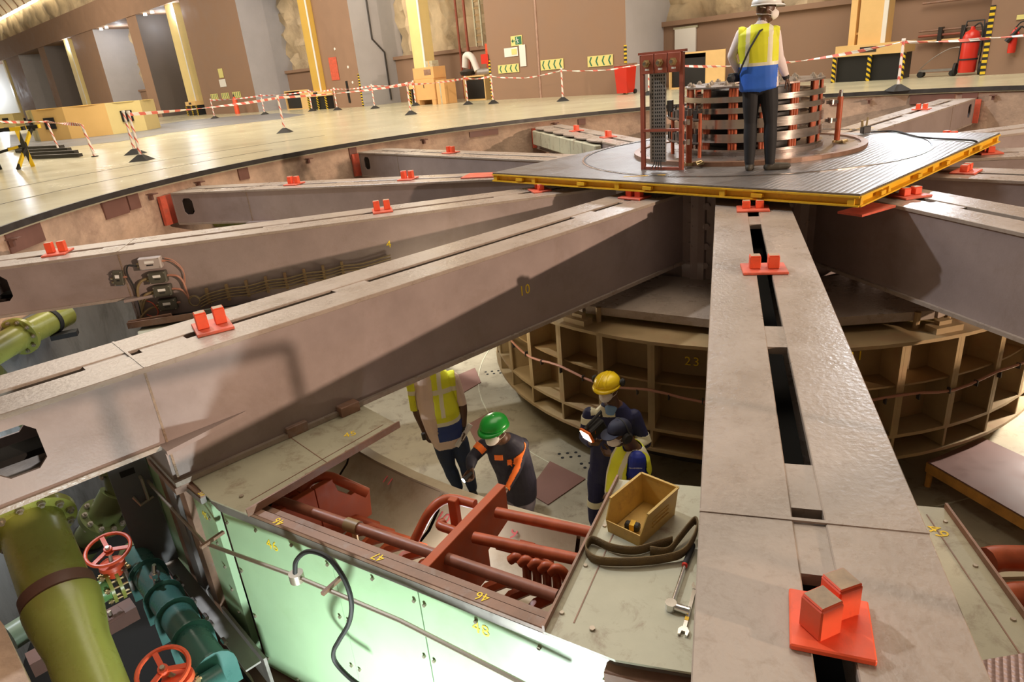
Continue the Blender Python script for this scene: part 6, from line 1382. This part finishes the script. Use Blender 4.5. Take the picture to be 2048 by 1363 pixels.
def k3(p):
    q, t = near_seg(p, aS, aE); q2, t2 = near_seg(p, aE, aW)
    if q2.length < q.length: q = q2
    return 1 if band(p) and q.normalized().dot((-B.vd - B.side * .25).normalized()) > .93 else 0
B.shell('sleeve_stripe', v3, .006, ['hvorange', 'silver'], k3, .005)
B.shell('chest_patch', lambda l, p: l == 'navyblack' and chest3(p, 986, 912, -.09, .035), .006, ['hvorange'], lambda p: 0, .005)
B.shell('chest_patch', lambda l, p: l == 'navyblack' and chest3(p, 1004, 922, .0, .022), .006, ['hvorange'], lambda p: 0, .005)
B.shell('sleeve_stripe', lambda l, p: l == 'navyblack' and left3(p), .006, ['hvorange'], lambda p: 0, .005)
B.shell('hair', lambda l, p: l == 'skin' and (p - B.hc).dot(B.hu) > .04 and (p - B.hc).length < .2 and (p - B.hc).dot(B.hf) < .05, .004, ['hair'], lambda p: 0)
B.helmet('hat_g', .038, False); B.maskp()
tc = empty('torch', 'lit pocket torch held by the person with the green helmet', 'torch', (0, 0, 0))
t0, t1 = J(944, 944, -.36), J(927, 960, -.42); MB().tube([t0, t0.lerp(t1, .6), t0.lerp(t1, .75), t1], [.014, .014, .02, .022], 14).build('torch_body', M['rubber'], tc, True)
M['led'] = mat('white_led', (1, 1, 1), .3, emit=((.85, .9, 1), 60)); d = (t1 - t0).normalized(); MB().cyl(t1, t1 + d * .004, .02, .02, 14).build('torch_lens', M['led'], tc)
lamp('torch_beam', 'SPOT', t1 + d * .02, t1 + d * .5 + Vector((.25, -.55, -.25)), 60, (.9, .93, 1), .02, 70)
# ---- man with the yellow helmet and dark blue overall holding a work lamp
B = Body((.68, 5.5)); J = B.J
la, ra_ = gl(J(1190, 1040), -2.75), gl(J(1222, 1040, .05), -2.75); fw = (-B.vd - B.side * .25)
legs(B, (J(1196, 945), J(1192, 990, -.03), la, gl(la + fw * .17, -2.81)), (J(1232, 945), J(1228, 990, .0), ra_, gl(ra_ + fw * .17, -2.81)), 'navy', (.10, .078, .065), None, 'boot')
sd = (J(1275, 822) - J(1180, 818)); sd = Vector((sd.x, sd.y, 0)).normalized()
B.loft([(J(1215, 955), .175, .125), (J(1216, 925), .175, .13), (J(1220, 890), .18, .135), (J(1226, 855), .205, .135), (J(1228, 828), .20, .115), (J(1228, 808), .11, .08)], sd, 'navy')
B.chain([(J(1227, 808, -.03), .06), (J(1222, 792, -.06), .056)], 'skin'); B.loft([(J(1220, 828, -.125), .04, .018), (J(1222, 814, -.085), .055, .045)], sd, 'lightblue')
arm(B, J(1180, 828), J(1170, 872, -.05), J(1181, 886, -.28), 'navy', 'navy', (.072, .058, .042)); B.hand(J(1182, 886, -.30), J(1192, 890, -.40) - J(1182, 886, -.30), Vector((0, 0, 1)) + B.side * .3, 1.0, -1)
arm(B, J(1268, 832), J(1290, 884, -.06), J(1228, 908, -.30), 'navy', 'navy', (.072, .058, .042)); B.hand(J(1226, 908, -.31), J(1198, 903, -.36) - J(1226, 908, -.31), Vector((0, 0, 1)) - B.vd * .3, .5, 1)
B.head(J(1215, 778, -.08), -B.vd * .85 - B.side * .35 + Vector((0, 0, .0)), Vector((0, 0, 1)))
p4 = B.finish('person with yellow helmet, mask and dark blue overall with reflective stripes holding a work lamp', {})
def c4u(p): return (p - J(1226, 855)).dot(sd)
B.shell('chest_stripe', lambda l, p: l == 'navy' and abs(p.z - J(1195, 830, -.13).z) < .038 and (p - J(1226, 855)).dot(-B.vd) > 0 and -.2 < c4u(p) < .02, .006, ['silver'], lambda p: 0, .005)
B.shell('sleeve_stripe', lambda l, p: l == 'navy' and abs(p.z - J(1165, 836).z) < .03 and c4u(p) < -.17, .006, ['silver'], lambda p: 0, .005)
B.shell('sleeve_stripe', lambda l, p: l == 'navy' and abs(p.z - J(1296, 868).z) < .035 and c4u(p) > .20, .006, ['silver'], lambda p: 0, .005)
for s_ in (-1, 1): B.shell('leg_stripe', lambda l, p: l == 'navy' and -2.55 < p.z < -2.48 and s_ * (p - J(1212, 990)).dot(B.side) > 0, .006, ['silver'], lambda p: 0, .005)
B.shell('hair', lambda l, p: l == 'skin' and (p - B.hc).dot(B.hu) > .04 and (p - B.hc).length < .2 and (p - B.hc).dot(B.hf) < .05, .004, ['hair'], lambda p: 0)
B.helmet('hat_y', .035, True); B.maskp(); B.hs_save = 0
hm = B
for q in (-1, 1): 
    b = MB(); b.tube([B.lm(q * .118, -.03, .07), B.lm(q * .135, -.03, .075), B.lm(q * .15, -.03, .075)], [.03, .038, .026], 14); b.build('ear_muff', M['rubber'], p4, True)
wl_ = empty('work_lamp', 'lit orange and black work lamp held by the person with the yellow helmet', 'work lamp', (0, 0, 0))
l0, l1 = J(1176, 868, -.46), J(1203, 842, -.36); dL = (J(1168, 878, -.56) - l1).normalized()
MB().beam(l0, l1, .11, .10, (0, 0, 1)).build('lamp_housing', M['rubber'], wl_, bevel=.012)
fr_ = l0 - (l1 - l0).normalized() * .01; MB().beam(l0 + (l0 - l1).normalized() * .025, l0, .135, .12).build('orange_bezel', M['hvorange'], wl_, bevel=.008)
MB().beam(l0 + (l0 - l1).normalized() * .031, l0 + (l0 - l1).normalized() * .025, .105, .09).build('lamp_panel', mat('warm_led', (1, .9, .8), .3, emit=((1, .72, .5), 22)), wl_)
up_ = Vector((0, 0, .085)); MB().tube([l0 + up_ * .6, l0 + up_, l1 + up_ * 1.15, l1 + up_ * .5], .014, 8).build('lamp_handle', M['rubber'], wl_, True); MB().box(l0.lerp(l1, .4) - B.vd * .056, (.03, .012, .03)).build('lamp_switch', M['hvorange'], wl_)
lamp('work_lamp_light', 'SPOT', l0 + (l0 - l1).normalized() * .06, l0 + (l0 - l1).normalized() * 1.0, 20, (1, .8, .6), .05, 120)
# ---- man with the navy cap, ear defenders and hi-vis vest
B = Body((.92, 5.02)); J = B.J
la, ra_ = gl(J(1240, 1090), -2.75), gl(J(1275, 1090, .05), -2.75); fw = (-B.vd * .4 - B.side * .9)
legs(B, (J(1236, 1015), J(1234, 1060, -.03), la, gl(la + fw * .17, -2.81)), (J(1268, 1015), J(1268, 1060, .03), ra_, gl(ra_ + fw * .17, -2.81)), 'navy', (.10, .075, .06), None, 'boot')
sd = (B.side * .45 - B.vd * .9).normalized()
B.loft([(J(1250, 1022), .17, .13), (J(1248, 990), .175, .145), (J(1254, 955), .19, .15), (J(1262, 925), .20, .14), (J(1266, 905), .17, .105), (J(1266, 893), .11, .08)], sd, 'royal')
B.chain([(J(1264, 893, -.02), .062), (J(1255, 880, -.05), .058)], 'skin')
arm(B, J(1275, 918, -.17), J(1273, 962, -.20), J(1235, 985, -.35), 'royal', 'skin', (.075, .052, .035)); B.hand(J(1233, 986, -.36), J(1215, 990, -.45) - J(1233, 986, -.36), Vector((0, 0, -1)), .5, 1)
arm(B, J(1243, 915, .15), J(1236, 960, .14), J(1232, 1005, .05), 'royal', 'skin', (.07, .05, .035)); B.hand(J(1232, 1007, .05), J(1231, 1025, .0) - J(1232, 1007, .05), B.side, .5, -1)
B.head(J(1240, 866, -.08), -B.side * .80 - B.vd * .58 + Vector((0, 0, -.08)), Vector((0, 0, 1)))
p5 = B.finish('person with navy cap, ear defenders, mask and yellow reflective vest over a blue shirt', {})
ctr5 = J(1256, 950)
def v5(l, p): 
    c = p - ctr5; return l == 'royal' and abs(c.dot(sd)) < .20 and J(1250, 1012).z < p.z < J(1266, 890).z and not near_seg(p, J(1275, 918, -.17), J(1273, 962, -.20))[0].length < .082
def k5(p):
    c = p - ctr5; u_ = c.dot(sd); z_ = J(1250, 990).z
    if 0 < p.z - z_ < .055: return 1
    if .075 < abs(u_) < .125 and p.z > z_: return 1
    return 0
B.shell('safety_vest', v5, .018, ['hivis', 'silver'], k5)
B.shell('hair', lambda l, p: l == 'skin' and (p - B.hc).dot(B.hu) > .0 and (p - B.hc).length < .2 and (p - B.hc).dot(B.hf) < .02, .003, ['hair'], lambda p: 0)
b = MB(); n = 24; V = []
for i in range(8):
    t = rad(90 * i / 7); 
    for j in range(n): p = 2 * PI * j / n; V.append(B.lm(.088 * math.cos(t) ** .8 * math.cos(p), .0 + .108 * math.cos(t) ** .8 * math.sin(p), .035 + .095 * math.sin(t)))
b.add(V, [(i * n + j, i * n + (j + 1) % n, (i + 1) * n + (j + 1) % n, (i + 1) * n + j) for i in range(7) for j in range(n)]); cp_ = b.build('cap', M['capnavy'], p5, True); md = cp_.modifiers.new('thickness', 'SOLIDIFY'); md.thickness = .004; md.offset = 1
b = MB(); P = [B.lm(.085 * math.sin(rad(a)), .095 + .085 * math.cos(rad(a)) , .040 - .022 * math.cos(rad(a))) for a in range(-90, 91, 15)] + [B.lm(.075 * math.sin(rad(a)), .085 * math.cos(rad(a)) + .01, .042) for a in range(90, -91, -30)]
b.plate(P, B.hu, .006); b.build('cap_visor', M['capnavy'], cp_)
B.maskp(); B.muffs()
text('sleeve_lettering', 'TRANSMISSION', .016, J(1271, 936, -.262), B.side, (0, 0, 1), M['white'], p5)
